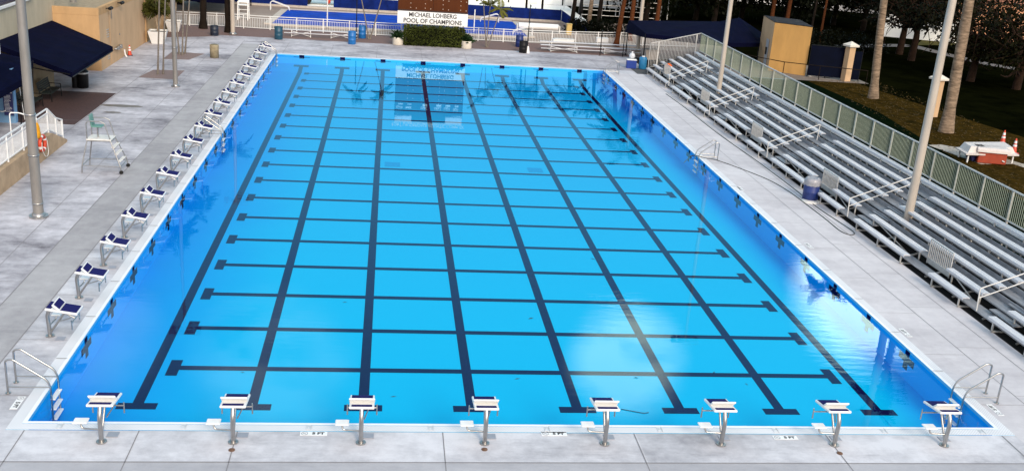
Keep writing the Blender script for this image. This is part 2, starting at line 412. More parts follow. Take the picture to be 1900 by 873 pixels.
# water
def water(name, tint=(1, 1, 1), bump=.032, gl=(.52, .85, 1.0)):
    mm = bpy.data.materials.new(name); mm.use_nodes = True; N, K = nodes(mm); N.remove(N['Principled BSDF'])
    out = N['Material Output']; tr = N.new('ShaderNodeBsdfTransparent'); tr.inputs[0].default_value = (*tint, 1)
    g = N.new('ShaderNodeBsdfGlossy'); g.inputs['Roughness'].default_value = .0; g.inputs['Color'].default_value = (*gl, 1)
    mx = N.new('ShaderNodeMixShader'); geo = N.new('ShaderNodeNewGeometry')
    mp = N.new('ShaderNodeMapping'); mp.inputs['Scale'].default_value = (.5, 1.5, 1); K.new(geo.outputs['Position'], mp.inputs['Vector'])
    n1 = N.new('ShaderNodeTexNoise'); n1.inputs['Scale'].default_value = 2.4; n1.inputs['Detail'].default_value = 3; K.new(mp.outputs[0], n1.inputs['Vector'])
    n2 = N.new('ShaderNodeTexNoise'); n2.inputs['Scale'].default_value = .16; n2.inputs['Detail'].default_value = 2; K.new(geo.outputs['Position'], n2.inputs['Vector'])
    r = N.new('ShaderNodeMapRange'); r.inputs[1].default_value = .46; r.inputs[2].default_value = .64; r.inputs[3].default_value = .10; r.inputs[4].default_value = 1.; K.new(n2.outputs['Fac'], r.inputs[0])
    mu = N.new('ShaderNodeMath'); mu.operation = 'MULTIPLY'; K.new(n1.outputs['Fac'], mu.inputs[0]); K.new(r.outputs[0], mu.inputs[1])
    b = N.new('ShaderNodeBump'); b.inputs['Strength'].default_value = bump; b.inputs['Distance'].default_value = .1; K.new(mu.outputs[0], b.inputs['Height'])
    K.new(b.outputs[0], g.inputs['Normal'])
    dt = N.new('ShaderNodeVectorMath'); dt.operation = 'DOT_PRODUCT'; K.new(b.outputs[0], dt.inputs[0]); K.new(geo.outputs['Incoming'], dt.inputs[1])
    def mth(op, x, y=0.):
        q = N.new('ShaderNodeMath'); q.operation = op
        for i, v in enumerate((x, y)):
            if isinstance(v, (int, float)): q.inputs[i].default_value = v
            else: K.new(v, q.inputs[i])
        return q.outputs[0]
    cs = mth('MINIMUM', mth('ABSOLUTE', dt.outputs['Value']), 1.)
    fr = mth('ADD', mth('MULTIPLY', mth('POWER', mth('SUBTRACT', 1., cs), 5.), .95), .02)
    K.new(fr, mx.inputs[0]); K.new(tr.outputs[0], mx.inputs[1]); K.new(g.outputs[0], mx.inputs[2]); K.new(mx.outputs[0], out.inputs['Surface'])
    return mm
m = MB(); rect(m, .001, .001, W-.001, L-.001, WZ); struct(m.build('pool_water', water('clear_pool_water'), fix=False))
# second pool
m = MB(); rect(m, -16, 62, 36.6, 78.5, -.02); struct(m.build('far_deck', concrete('far_deck_brown', (.33, .26, .215), (.22, .17, .14)), fix=False))
m = MB()
P2 = [(-1.9, 64.6), (19.3, 65.2), (19.0, 74.8), (-1.5, 74.2)]
m.poly([(x, y, .05) for x, y in P2]); struct(m.build('far_pool_water', None or mat('blue_pool_cover', (.003, .060, .46), .8, var=.8, scale=1.5, stretch=(.4, 3, 1), bump=.2), fix=False))
m = MB()
for i in range(4):
    a, b = Vector((*P2[i], .03)), Vector((*P2[(i+1) % 4], .03)); d = (b-a).normalized(); n = Vector((d.y, -d.x, 0))*.3
    m.bar(a+n-d*.0, b+n+d*.0, .6, .1)
struct(m.build('far_pool_coping', mat('pale_coping', (.52, .46, .40), .8, var=.15), fix=True))

dg = mat('floor_grate', (.003, .27, .60), .8, spec=0., var=.2, scale=20)
m = MB()
for u, v in ((728, 305), (993, 315.5)): p = G(u, v, z); rect(m, p.x-.36, p.y-.4, p.x+.36, p.y+.4, z+.003)
struct(m.build('floor_grates', dg, fix=False))
b = MB(); p = G(1180, 762, WZ+.008); b.tube(catmull_([(-.35, .10, 0), (-.1, .0, .004), (.15, -.09, .002), (.30, -.06, 0)]), .012, 6); o = b.build('twig', mat('wet_twig', (.02, .03, .05), .6)); o.location = p
tag(o, 'small dark twig floating between the fifth and sixth near blocks', 'twig')
lf = mat('wet_leaf', (.02, .04, .07), .6)
for u, v in ((1385, 712), (1325, 690), (1180, 700), (960, 702), (730, 735), (1260, 512), (1100, 480), (770, 500), (985, 590), (640, 560), (450, 690)):
    b = MB(); a = random.uniform(0, 6); l_ = random.uniform(.06, .12); c_, s_ = math.cos(a)*l_, math.sin(a)*l_
    b.add([(-c_, -s_, 0), (s_*.3, -c_*.3, .006), (c_, s_, 0), (-s_*.3, c_*.3, .006)], [(0, 1, 2, 3)]); o = b.build('floating_leaf', lf, fix=False); o.location = G(u, v, WZ+.006)
    tag(o, 'tiny dark leaf floating on the open pool water', 'leaf', 'leaves floating on the pool')

# ------------------------------------------------------------------ starting blocks
def make_block():
    r = thing('starting_block', '', 'starting block')
    b = MB(); b.cyl((0, 0, 0), (0, 0, .025), .11, n=20); b.cyl((0, 0, .025), (0, 0, .05), .06, n=16)
    b.build('base_plate', dullsteel, r)
    b = MB(); b.tube([(0, 0, .03), (0, -.03, .62), (0, .10, .86)], .05, 14, .1); b.build('post', steel, r)
    b = MB(); b.tube([(0, .03, .12), (0, .50, .80)], .028, 10); b.tube([(.06, .26, .45), (.17, .6, .60)], .016, 8); b.build('brace', steel, r)
    # platform: sloped white deck
    pl = MB(); a = math.atan2(.12, .76); Mx = Matrix.Rotation(-a, 4, 'X')
    pl.box((0, .40, .80), (.55, .80, .055), .012, Mx)
    pf = pl.build('platform', white, r)
    def onp(y, off): return Vector((0, y, .80-(y-.40)*math.tan(a)+.028+off))
    pd_ = MB()
    c = onp(.57, .004); pd_.box(c, (.47, .40, .008), .003, Mx)
    c = onp(.085, .004); pd_.box(c, (.45, .13, .008), .003, Mx)
    pd_.build('grip_pad', navypad, pf)
    # raised back fin (kick plate) leaning back
    kk = MB(); y0 = onp(.36, .0); ang = math.radians(43)
    Mk = Matrix.Rotation(-(PI-ang)+PI, 4, 'X')
    u = Vector((0, -math.cos(ang), math.sin(ang))); n = Vector((0, math.sin(ang), math.cos(ang)))
    kc = y0+u*.115+n*.0
    kk.box(kc, (.57, .23, .04), .012, Matrix.Rotation(-ang, 4, 'X'))
    fin = kk.build('kick_plate', white, r)
    kp = MB(); kp.box(kc+n*.024+u*.0, (.46, .18, .008), .003, Matrix.Rotation(-ang, 4, 'X')); kp.build('grip_pad', navypad, fin)
    g = MB()
    for s in (-1, 1):
        g.cyl((s*.33, .66, .34), (s*.33, .66, .60), .017, n=8)
    g.tube([(-.33, .66, .52), (.33, .66, .52)], .017, 8); g.tube([(0, .42, .66), (0, .66, .52)], .02, 8)
    g.build('handgrip', steel, r)
    st = MB(); st.box((-.42, .08, .46), (.30, .24, .03), .012); st.build('side_step', white, r)
    st = MB(); st.tube([(0, 0, .30), (-.40, .04, .30), (-.43, .08, .45)], .02, 8, .1); st.build('step_arm', steel, r)
    st = MB(); st.box((.16, .30, .006), (.24, .22, .012), .003); st.build('deck_cover', mat('grey_cover_plate', (.36, .37, .42), .5, .2, var=.15), r)
    return r
nearbase = [G(*p) for p in ((188, 821), (434, 818), (671, 819), (898, 820), (1119, 820), (1337, 825), (1550, 829), (1754, 827))]
BLK = make_block(); BLK['group'] = 'starting blocks along the near end'
for i in range(8):
    lab = f'{ORD[i]} block from the left in the near row, white deck and navy grip pads'
    loc = (1.78+2.757*i, -.84, .005)
    if i == 0: BLK.location = loc; BLK['label'] = lab
    else: dup(BLK, loc, 0, lab)
for k in range(18):
    lab = f'{ORD[k]} block counting from the near corner along the left side, navy pads on white deck'
    r = dup(BLK, (-.87, 4.43+2.58*k, .005), -PI/2, lab); r['group'] = 'starting blocks along the left side'
# lane anchor plates on the near gutter
first = None
for i, x in enumerate((.72, 3.35, 6.1, 8.85, 11.55, 14.25, 17.1, 19.85, 22.4)):
    b = MB(); b.box((0, 0, .004), (.10, .20, .008), .002); b.cyl((0, 0, .008), (0, 0, .016), .018, n=8); b.box((.07, 0, .006), (.012, .24, .012))
    o = b.build('lane_anchor', mat('anchor_plate_metal', (.70, .69, .70), .4, .3, var=.2))
    o.location = (x, -.19, .014)
    tag(o, f'{ORD[i]} small square lane anchor plate from the left on the near gutter', 'anchor plate', 'lane anchor plates on the near gutter')
# bolt lids on the deck behind some near blocks
for u, v, d in ((430, 834, 'second'), (899, 833, 'fourth'), (1558, 840, 'seventh')):
    b = MB(); b.cyl((0, 0, 0), (0, 0, .012), .07, n=16); b.cyl((0, 0, .012), (0, 0, .02), .03, n=10)
    o = b.build('deck_plug', mat('rusty_plug', (.22, .13, .09), .7, .3, var=.4, scale=20)); o.location = G(u, v, .006)
    tag(o, f'rusty round deck plug just behind the {d} near starting block', 'deck plug', 'rusty deck plugs')

# ------------------------------------------------------------------ depth markers
whiteplate = mat('white_marker_tile', (.82, .82, .82), .4, var=.05)
inkm = mat('black_marker_ink', (.012, .012, .014), .6)
greyink = mat('grey_marker_ink', (.25, .25, .27), .6)
def marker(x, y, rz, label):
    r = thing('depth_marker', label, 'depth marker', (x, y, .006), rz, 'depth markers on the deck')
    b = MB(); b.box((0, 0, .003), (.60, .17, .006), .001); b.build('tile', whiteplate, r)
    text_mesh('5 FT', .125, inkm, 'lettering', r, Matrix.Translation((.10, 0, .008)), .0008, .006, 1.15)
    b = MB(); n = 20
    for k in range(n):
        a0, a1 = 2*PI*k/n, 2*PI*(k+1)/n
        f = lambda a, q: (-.20+q*math.cos(a), q*math.sin(a), .0085)
        b.quad(f(a0, .062), f(a1, .062), f(a1, .075), f(a0, .075))
    b.quad((-.252, .048, .0086), (-.246, .056, .0086), (-.148, -.048, .0086), (-.154, -.056, .0086))
    b.quad((-.24, -.02, .0087), (-.17, .012, .0087), (-.172, .024, .0087), (-.245, -.006, .0087))
    b.build('no_diving_symbol', greyink, r)
    return r
for (u, v), w in zip(((582, 804), (1028, 804.5), (1457, 811.5)), ('between second and third near blocks', 'between fourth and fifth near blocks', 'between sixth and seventh near blocks')):
    p = G(u, v); marker(p.x, p.y, 0, f'white 5 FT depth tile on the deck {w}')
p = G(33, 747); marker(p.x, p.y, -PI/2, 'white 5 FT depth tile beside the near left ladder')
p = G(1846, 760); marker(p.x, p.y, PI/2, 'white 5 FT depth tile beside the near right ladder')
for (u, v), w in zip(((1680, 617), (1501, 456), (1374, 350)), ('nearest along the right side of the pool', 'in the middle of the right pool side, near the hose end', 'farthest along the right side, toward the ladder with the hose')):
    p = G(u, v); marker(p.x, p.y, PI/2, f'white depth tile {w}')

# ------------------------------------------------------------------ ladders
def ladder(x, y, rz, label):
    r = thing('pool_ladder', label, 'ladder', (x, y, 0), rz, 'stainless pool ladders')
    for s in (-.27, .27):
        b = MB(); b.tube([(-.85, s, .02), (-.85, s, .845), (-.70, s, .88), (.03, s, .36), (.10, s, .16), (.10, s, -.75)], .024, 10, .12)
        b.tube([(-.85, s, .17), (.10, s, .17)], .017, 8)
        o = b.build('handrail', steel, r)
        b = MB(); b.cyl((-.85, s, .004), (-.85, s, .02), .06, n=16); b.build('flange', dullsteel, o)
    for z in (-.16, -.42, -.68):
        b = MB(); b.box((.12, 0, z), (.12, .52, .035), .008); b.build('tread', white, r)
    return r
ladder(0, 1.57, 0, 'bright steel ladder at the near left corner of the pool')
ladder(W, 1.57, PI, 'bright steel ladder at the near right corner of the pool')
ladder(0, 26.5, 0, 'thin steel ladder halfway along the left side among the starting blocks')
ladder(W, 26.05, PI, 'steel ladder halfway along the right side with the hose beside it')
ladder(0, 49.6, 0, 'thin steel ladder at the far left corner of the pool')
ladder(W, 49.3, PI, 'thin steel ladder at the far right corner of the pool')

# ------------------------------------------------------------------ hose
zz = .014
hp = [(22.35, 26.75, -.45), (22.55, 26.6, -.12), (22.78, 26.45, .03)]+[(x, y, zz) for x, y in ((23.2, 26.05), (23.66, 25.76), (24.4, 24.31), (25.14, 22.46), (25.42, 20.6), (25.48, 18.3), (25.5, 16.8), (25.47, 15.5), (25.56, 15.0), (25.74, 14.85), (25.95, 15.05), (26.0, 15.5), (25.93, 16.53), (25.80, 18.4), (25.84, 21.2), (25.80, 24.5), (25.75, 26.62), (25.62, 29.5), (25.55, 32.5), (25.55, 38.3), (25.45, 42.5))]
b = MB(); b.tube(catmull(hp), .022, 8)
tag(b.build('hose', mat('grey_rubber_hose', (.07, .07, .065), .6, var=.2)), 'long dark hose looped on the right deck and dropping into the water', 'hose')

# ------------------------------------------------------------------ light poles
def pole(u, v, r, H, m, label, name='light_pole', lamp=True, bands=()):
    p = G(u, v); t = thing(name, label, 'light pole', p, 0, 'tall light poles')
    b = MB(); b.tube([(0, 0, .12), (0, 0, H*.5), (0, 0, H)], r, 20, radii=[r, r*.86, r*.66]); b.build('shaft', m, t)
    b = MB(); b.lathe([(0, .07), (r*1.9, .07), (r*1.9, .0)], n=8, smooth=False); b.lathe([(0, .16), (r*1.15, .16), (r*1.3, .07)], n=16); b.build('base_plate', dullsteel, t)
    for z in bands:
        b = MB(); b.lathe([(r*.93, z-.03), (r*1.08, z-.03), (r*1.08, z+.03), (r*.93, z+.03)], n=20); b.build('collar', dullsteel, t)
    b = MB(); b.box((0, 0, H), (1.9, .12, .12), .01)
    for x in (-.75, -.25, .25, .75): b.box((x, .18, H-.15), (.36, .34, .30), .04)
    b.build('lamp_head', galv, t)
    return t
pole(72, 402, .17, 15, galv, 'thick grey light pole beside the ramp wall', bands=(.5, 2.2, 3.6))
pole(326, 161, .13, 15, galv, 'thin grey light pole next to the twin palm stems on the left deck', bands=(2.2,))
pole(432, 64, .16, 13, creampole, 'cream light pole beside the lifeguard chair behind the far left fence')
pole(1330, 195, .15, 16, creampole, 'cream light pole rising through the front of the far bleachers')
pole(1678, 436, .17, 16, creampole, 'thick cream light pole rising through the near bleachers')

# ------------------------------------------------------------------ lifeguard chair (left deck)
t = thing('lifeguard_chair', 'tall steel lifeguard chair with green seat on the left deck', 'lifeguard chair', (-4.27, 19.62, 0))
fy = 1.1
for s in (0, 1):
    y = s*fy; yi = .2+s*(fy-.4)
    b = MB(); b.tube([(0, y, .0), (.02, y, .30), (.22, yi, 1.3), (.22, yi, 1.98), (.30, yi, 2.06), (.75, yi, 2.06), (.92, yi, 1.98), (1.10, yi, 1.3), (1.48, y, .30), (1.50, y, .06)], .024, 8, .06); b.build('side_frame', dullsteel, t)
    w = MB(); w.cyl((1.5, y-.03, .075), (1.5, y+.03, .075), .075, n=16); w.build('wheel', rubber, t)
b = MB()
for (x, z) in ((.02, .30), (.22, 1.25), (1.10, 1.25), (1.48, .30), (.24, 2.0)): b.tube([(x, .2 if z > .5 else 0, z), (x, fy-.2 if z > .5 else fy, z)], .02, 8)
for y in (0, fy): b.tube([(.02, y, .30), (1.48, y, .30)], .018, 8)
for y in (.2, fy-.2): b.tube([(.22, y, 1.27), (1.10, y, 1.27)], .018, 8)
b.build('crossbar', dullsteel, t)
b = MB(); b.box((.66, fy/2, 1.32), (.95, .80, .05), .012); b.build('platform', whitedirty, t)
for x, z in ((1.20, 1.04), (1.30, .76), (1.41, .48)):
    b = MB(); b.box((x, fy/2, z), (.14, .80, .035), .008); b.build('step', whitedirty, t)
b = MB(); b.tube([(.55, fy/2, 1.34), (.55, fy/2, 1.78)], .035, 10); b.build('seat_post', dullsteel, t)
gs = mat('green_seat_plastic', (.13, .28, .24), .5, var=.12)
b = MB(); b.box((.56, fy/2, 1.80), (.42, .44, .05), .02); b.box((.34, fy/2, 2.03), (.05, .44, .46), .02, Matrix.Rotation(-.15, 4, 'Y')); b.build('seat', gs, t)

# ------------------------------------------------------------------ left: ramp wall, rail, ring
b = MB()
prof = [(14.2, -.01), (24.38, -.01), (24.38, .10), (22.5, .84), (14.2, .84)]
b.prism(prof, 'x', -6.5, -6.2)
o = b.build('ramp_wall', rustst); tag(o, 'low rust-beige stucco ramp wall under the white picket railing', 'wall')
t = thing('ramp_railing', 'white picket railing along the top of the stucco ramp wall', 'railing', (-6.35, 14.2, 0))
def railpath(y): return .84 if y <= 22.5 else .84-(y-22.5)/1.88*.74
def railtop(y): return 1.86 if y <= 22.5 else max(.98, 1.86-(y-22.5)/1.0*.6)
b = MB()
for a, c in ((14.2, 22.5), (22.5, 23.5), (23.5, 24.35)):
    b.bar((0, a-14.2, railtop(a)), (0, c-14.2, railtop(c)), .05, .05); b.bar((0, a-14.2, railpath(a)+.14), (0, c-14.2, railpath(c)+.14), .04, .04)
b.bar((0, 0, 1.68), (0, 8.3, 1.68), .04, .04)
b.build('rail', white, t)
for y in (14.4, 16.1, 17.8, 19.5, 21.1, 22.5, 23.5, 24.33):
    b = MB(); b.box((0, y-14.2, (railpath(y)+railtop(y))/2+.01), (.055, .055, railtop(y)-railpath(y)), .004); b.build('post', white, t)
b = MB(); y = 14.3
while y < 24.3:
    h = (1.68 if y < 22.5 else railtop(y)); l = railpath(y)+.14; b.box((0, y-14.2, (h+l)/2), (.016, .022, h-l)); y += .115
b.build('pickets', white, t)
t = thing('handrail', 'short white pipe handrail above the ramp by the blue wall', 'handrail', (-7.3, 21.0, 0))
b = MB(); b.tube([(0, 0, .02), (0, 0, 1.98), (.35, .05, 1.98), (1.0, .1, 1.75)], .025, 8, .1); b.build('pipe', white, t)
t = thing('life_ring', 'orange life ring with white bands hanging on the white railing', 'life ring', (-6.12, 20.95, .80), 0)
n = 28; k = 10
vs = []; R0, r0 = .30, .075
def torus(a0, a1, R, r, seg, n2=10):
    vs = []; fs = []
    for i in range(seg+1):
        a = a0+(a1-a0)*i/seg
        for j in range(n2):
            bb = 2*PI*j/n2; q = R+r*math.cos(bb); vs.append((r*math.sin(bb), q*math.cos(a), q*math.sin(a)))
    for i in range(seg):
        for j in range(n2): fs.append((i*n2+j, i*n2+(j+1) % n2, (i+1)*n2+(j+1) % n2, (i+1)*n2+j))
    return vs, fs
b = MB(); v_, f_ = torus(0, 2*PI, R0, r0, 32); b.add(v_, f_, True); b.build('ring', redp, t)
for a in (.4, 2.0, 3.5, 5.1):
    b = MB(); v_, f_ = torus(a-.16, a+.16, R0, r0+.006, 5); b.add(v_, f_, True); b.build('band', white, t)
b = MB(); b.tube([(0.08, -.3, .1), (.1, -.38, -.2), (.1, -.1, -.52), (.1, .2, -.60), (.1, .36, -.45), (.08, .33, .05)], .012, 6, .1); b.build('rope', white, t)
b = MB(); b.lathe([(.02, .42), (.10, .34), (.15, .15), (.17, -.12), (.11, -.22), (0, -.24)], n=12); b.cyl((0, 0, .4), (0, 0, .5), .012, n=6)
for i, q in enumerate(b.v): b.v[i] = (q[0]*.6+.01*math.sin(q[2]*30), q[1], q[2])
o = b.build('throw_bag', yellow); o.location = (-6.13, 20.55, 1.32); tag(o, 'yellow rescue throw bag hung above the orange ring', 'throw bag')

# ------------------------------------------------------------------ left buildings
t = thing('pump_house', 'orange stucco flat-roofed utility building on the left deck', 'building', (-9.05, 41, 0))
b = MB(); b.box((-3.0, 5.6, 1.6), (6.0, 11.2, 3.2), .0, mi=0)
for i in range(len(b.f)): pass
b.mi = [1 if i == 1 else 0 for i in range(len(b.f))]  # pool-facing side takes a beige copy, its different light put into colour
b.build('wall', [orange, pinkst], t)
b = MB(); b.box((-3, .112, 3.41), (6.01, .23, .42), .01); b.box((-.112, 5.7, 3.41), (.23, 11.0, .42), .01); b.build('parapet', orange, t)
b = MB(); b.box((-3.1, 5.7, 3.215), (5.7, 10.9, .03)); b.build('roof', mat('grey_roof_sheet', (.36, .29, .20), .9, var=.3), t)
vent = mat('grey_vent_slats', (.42, .40, .37), .6, var=.2)
for (y, z) in ((1.65, 1.98), (1.68, .69)):
    b = MB()
    for i in range(4): b.box((.015, y, z-.21+i*.14), (.04, .46, .05), .006, Matrix.Rotation(.4, 4, 'Y'))
    b.build('vent', vent, t)
for y, z in ((1.6, 3.44), (4.3, 3.46)):
    b = MB(); b.tube([(.0, y, z), (.22, y, z+.02)], .03, 8); b.box((.28, y-.16, z+.02), (.18, .24, .16), .03, Matrix.Rotation(.5, 4, 'Y')); b.box((.28, y+.16, z+.02), (.18, .24, .16), .03, Matrix.Rotation(.5, 4, 'Y')); b.build('floodlight', black, t)
b = MB(); b.tube([(.02, 2.9, .85), (.16, 2.9, .85), (.16, 4.2, .85), (.02, 4.2, .85)], .05, 8, .06); b.cyl((.16, 3.3, .75), (.16, 3.3, .95), .09, n=10); b.cyl((.16, 3.9, .75), (.16, 3.9, .97), .11, n=10); b.build('pipe_fitting', dullsteel, t)
b = MB(); b.tube([(.03, 2.15, .1), (.03, 2.15, 3.4)], .015, 6); b.build('conduit', pinkst, t); b = MB(); b.tube([(.03, 2.7, 2.7), (.03, 2.7, 3.3)], .02, 6); b.build('conduit', dullsteel, t); b = MB(); b.cyl((.02, 4.3, 1.55), (.06, 4.3, 1.55), .05, n=8); b.build('junction_box', dullsteel, t)
b = MB(); b.cyl((-2.0, 2.2, 3.6), (-2.0, 2.2, 7.2), .19, n=16); b.build('roof_pipe', galv, t)
b = MB(); b.box((-3, 11.3+2.5, 2.6), (6.02, 5, 5.2)); 
o = thing('annex_building', 'taller warm beige stucco building behind the utility block', 'building', (-8.98, 52.3, 0))
b = MB(); b.box((-4, 4.0, 3.0), (8, 8.0, 6.0)); b.mi = [0]*len(b.f); b.build('wall', orange, o)
b = MB(); b.box((-4, -.012, 2.18), (7.9, .02, .03)); b.build('groove', pinkst, o)
# cream main building
t = thing('main_building', 'cream stucco building with dark window band behind the navy awning', 'building', (-11.6, 20, 0))
b = MB(); b.box((-4, 10.75, 3.4), (8, 21.5, 6.8)); b.build('wall', creamst, t)
b = MB(); b.box((.04, 8.0, 4.45), (.16, 19.0, .16), .02); b.build('ledge', white, t)
b = MB(); b.box((.02, 8.0, 5.3), (.06, 15.0, 1.5)); b.build('window', mat('dark_window_glass', (.02, .022, .03), .15, var=.2), t)
b = MB(); b.box((.7, 13.5, 1.2), (1.4, 5.0, 2.4)); b.build('lower_wall', mat('lower_wall_beige', (.36, .28, .18), .85, var=.2, scale=1), t)
b = MB(); b.cyl((2.5, 15.9, 0), (2.5, 15.9, 2.1), .17, n=14); b.build('column', black, t)
# awning
t = thing('awning', 'large navy canvas awning sloping from the cream wall over benches', 'awning', (-11.55, 34, 0))
A0, A1, A2, A3 = Vector((-11.55, 31.5, 2.95)), Vector((-11.55, 40.7, 2.84)), Vector((-7.35, 37.1, 2.12)), Vector((-7.35, 29.6, 2.05))
o0 = Vector((-11.55, 34, 0)); A = [p-o0 for p in (A0, A1, A2, A3)]
b = MB(); nx = 8
grid = [[(A[0]*(1-i/nx)+A[1]*(i/nx))*(1-j/6)+(A[3]*(1-i/nx)+A[2]*(i/nx))*(j/6)-Vector((0, 0, .05*math.sin(PI*j/6)*(1-abs(math.sin(i*PI/2))*.4))) for i in range(nx+1)] for j in range(7)]
vs = [p for rw in grid for p in rw]; b.add(vs, [(j*(nx+1)+i, j*(nx+1)+i+1, (j+1)*(nx+1)+i+1, (j+1)*(nx+1)+i) for j in range(6) for i in range(nx)], False)
b.build('canvas', navyfab, t, fix=False)
b = MB()
for p, q in ((A[3], A[2]), (A[0], A[3]), (A[1], A[2])):
    d = Vector((0, 0, -.26)); b.quad(p, q, q+d, p+d)
b.build('valance', navyfab, t, fix=False)
b = MB()
for p, q in ((A[0], A[3]), (A[1], A[2])): b.tube([p-Vector((-.05, 0, .9)), q-Vector((.1, 0, .1))], .03, 6)
b.tube([A[3]-Vector((0, 0, .22)), A[2]-Vector((0, 0, .22))], .03, 6); b.build('frame', black, t)
# second awning & blue wall
t = thing('blue_wall', 'pale blue wall end with a navy rules board at the left edge', 'wall', (-9.32, 27.35, 0))
bluew = mat('pale_blue_paint', (.19, .36, .58), .7, var=.12, scale=2)
b = MB(); b.box((-1.5, .15, 1.25), (3.0, .3, 2.5)); b.build('wall', bluew, t)
t2 = thing('rules_board', 'navy notice board with rows of white lettering on the blue wall', 'sign', (-9.52, 27.19, .98))
b = MB(); b.box((0, -.015, 0), (.42, .03, 1.15), .006); b.build('board', mat('navy_board', (.012, .016, .10), .5), t2)
b = MB()
for i in range(15):
    z = .47-i*.062; w = random.uniform(.18, .33)*(1 if i else 1.1); x0 = -.17+random.uniform(0, .02)
    while x0 < -.17+w:
        q = random.uniform(.015, .05); b.box((x0+q/2, -.033, z), (q, .004, .022 if i else .04)); x0 += q+.012
b.build('lettering', white, t2)
b = MB(); b.tube([(-.55, -.1, .05), (-.15, -.12, -.35), (.0, -.12, -.38), (.12, -.12, -.30)], .022, 8, .06)
o = b.build('wall_handrail', white); o.location = (-9.75, 27.2, 1.0-.05); tag(o, 'white bent pipe rail across the bottom of the navy board', 'handrail')
t = thing('entrance_awning', 'second navy awning at the left edge above the blue wall', 'awning', (-9.6, 27, 0))
b = MB(); P = [Vector(p)-Vector((-9.6, 27, 0)) for p in ((-12, 30, 3.0), (-9.1, 29.6, 2.55), (-8.75, 26.9, 2.15), (-8.85, 23, 2.05), (-12, 23, 3.0))]
b.poly(P); 
for i in (1, 2): b.quad(P[i], P[i+1], P[i+1]-Vector((0, 0, .3)), P[i]-Vector((0, 0, .3)))
b.build('canvas', navyfab, t, fix=False)
b = MB()
for p in P[1:4]: b.cyl((p.x, p.y, p.z-.02), (p.x-.2, p.y, 0), .03, n=8)
b.build('frame', black, t)
t = thing('wall_cabinet', 'white boxed unit above the left awning in front of the cream wall', 'cabinet', (-8.9, 25, 3.55))
b = MB(); b.box((-.45, -.8, .38), (.9, 1.8, .72), .01); b.build('box', white, t); b = MB(); b.box((-.45, -.8, .76), (.86, 1.76, .03)); b.build('top', mat('dark_roofing', (.05, .045, .05), .9, var=.3), t)
b = MB(); b.box((-.5, 0, -1.75), (.16, .16, 3.6)); b.build('support_column', mat('light_blue_column', (.30, .50, .66), .6), t)
t = thing('feather_pole', 'thin white pole with a red tassel at its top by the ramp', 'pole', G(46, 222))
b = MB(); b.tube([(0, 0, 0), (-.12, -.05, 1.9)], .018, 6); b.build('shaft', white, t)
b = MB()
for i in range(26):
    a = random.uniform(0, 2*PI); d = Vector((.22*math.cos(a), .22*math.sin(a), random.uniform(.2, .6))); s0 = Vector((-.13, -.05, 1.9)); n_ = Vector((-math.sin(a), math.cos(a), 0))*.02
    b.quad(s0-n_, s0+n_, s0+d+n_, s0+d-n_)
b.build('tassel', mat('red_tassel', (.30, .02, .02), .8), t)
# benches under the awning
def bench(x, y, rz, label):
    t = thing('bench', label, 'bench', (x, y, .006), rz, 'dark benches under the awning')
    b = MB(); [b.box((0, .05+.11*i, .44), (1.8, .09, .03), .005) for i in range(5)]; b.build('seat', mat('dark_green_slats', (.012, .02, .018), .6), t)
    b = MB(); [b.box((0, .58+.02*i, .52+.1*i), (1.8, .03, .085), .005) for i in range(5)]; b.build('backrest', MATS['dark_green_slats'], t)
    for s in (-.8, .8):
        b = MB(); b.tube([(s, 0, 0), (s, .02, .43), (s, .55, .43), (s, .68, .95)], .025, 6, .05); b.tube([(s, .45, .43), (s, .60, 0)], .025, 6); b.tube([(s, .02, .43), (s, .02, .65), (s, .6, .66)], .022, 6, .05); b.build('side_frame', black, t)
bench(-9.15, 32.85, PI/2, 'dark slatted bench facing the pool in the middle of the awning shade')
bench(-9.25, 30.2, PI/2, 'dark slatted bench at the near end of the awning, behind the pole')
t = thing('trash_can', 'dark waste bin standing by the awning column', 'trash can', (-8.75, 36.0, .0), 0)
b = MB(); b.lathe([(0, .02), (.30, .02), (.33, .85), (.33, .9), (.25, 1.0), (0, 1.02)], n=18); b.build('body', black, t)
b = MB(); b.lathe([(.34, .78), (.355, .8), (.355, .84), (.34, .86)], n=18); b.build('rim', alufr, t)

# ------------------------------------------------------------------ left small things
def barrel(u, v, r, h, m, label, rim=True, name='barrel'):
    t = thing(name, label, 'barrel', G(u, v, .0))
    b = MB(); b.lathe([(0, .0), (r*.95, .0), (r, .03), (r, h*.33), (r*1.03, h*.345), (r, h*.36), (r, h*.64), (r*1.03, h*.655), (r, h*.67), (r, h-.03), (r*.97, h), (r*.90, h), (r*.90, h-.06), (0, h-.07)], n=22); b.build('body', m, t)
    if rim:
        b = MB(); b.lathe([(r*1.0, h-.05), (r*1.05, h-.04), (r*1.05, h), (r*.95, h+.01)], n=22); b.build('rim', m, t)
    return t
navybar = mat('navy_barrel_plastic', (.012, .03, .16), .45, var=.3, scale=4)
barrel(517, 73, .30, .92, tealbar, 'teal drum at the left end of the first far white bench')
barrel(653, 82, .29, .95, bluebar, 'bright blue drum in front, at the right end of the first far bench')
barrel(672, 71, .29, .95, bluebar, 'bright blue drum leaning against the white fence behind another drum')
barrel(963, 87, .30, .92, navybar, 'deep blue drum at the fence, behind the black drum')
barrel(970, 98, .31, .88, black, 'black open drum on the far pool deck')
barrel(398, 66, .30, .72, mat('dark_navy_bin', (.012, .02, .04), .5, var=.3), 'dark navy bin on the deck corner near the far left pole')
b = MB(); b.lathe([(0, .05), (.27, .05), (.30, .75), (.29, .78), (0, .78)], n=18)
t = thing('concrete_drum', 'weathered beige concrete post drum standing alone on the left deck', 'bollard', G(398, 107))
stone = mat('weathered_concrete', (.30, .255, .17), .9, var=.35, scale=4, bump=.3)
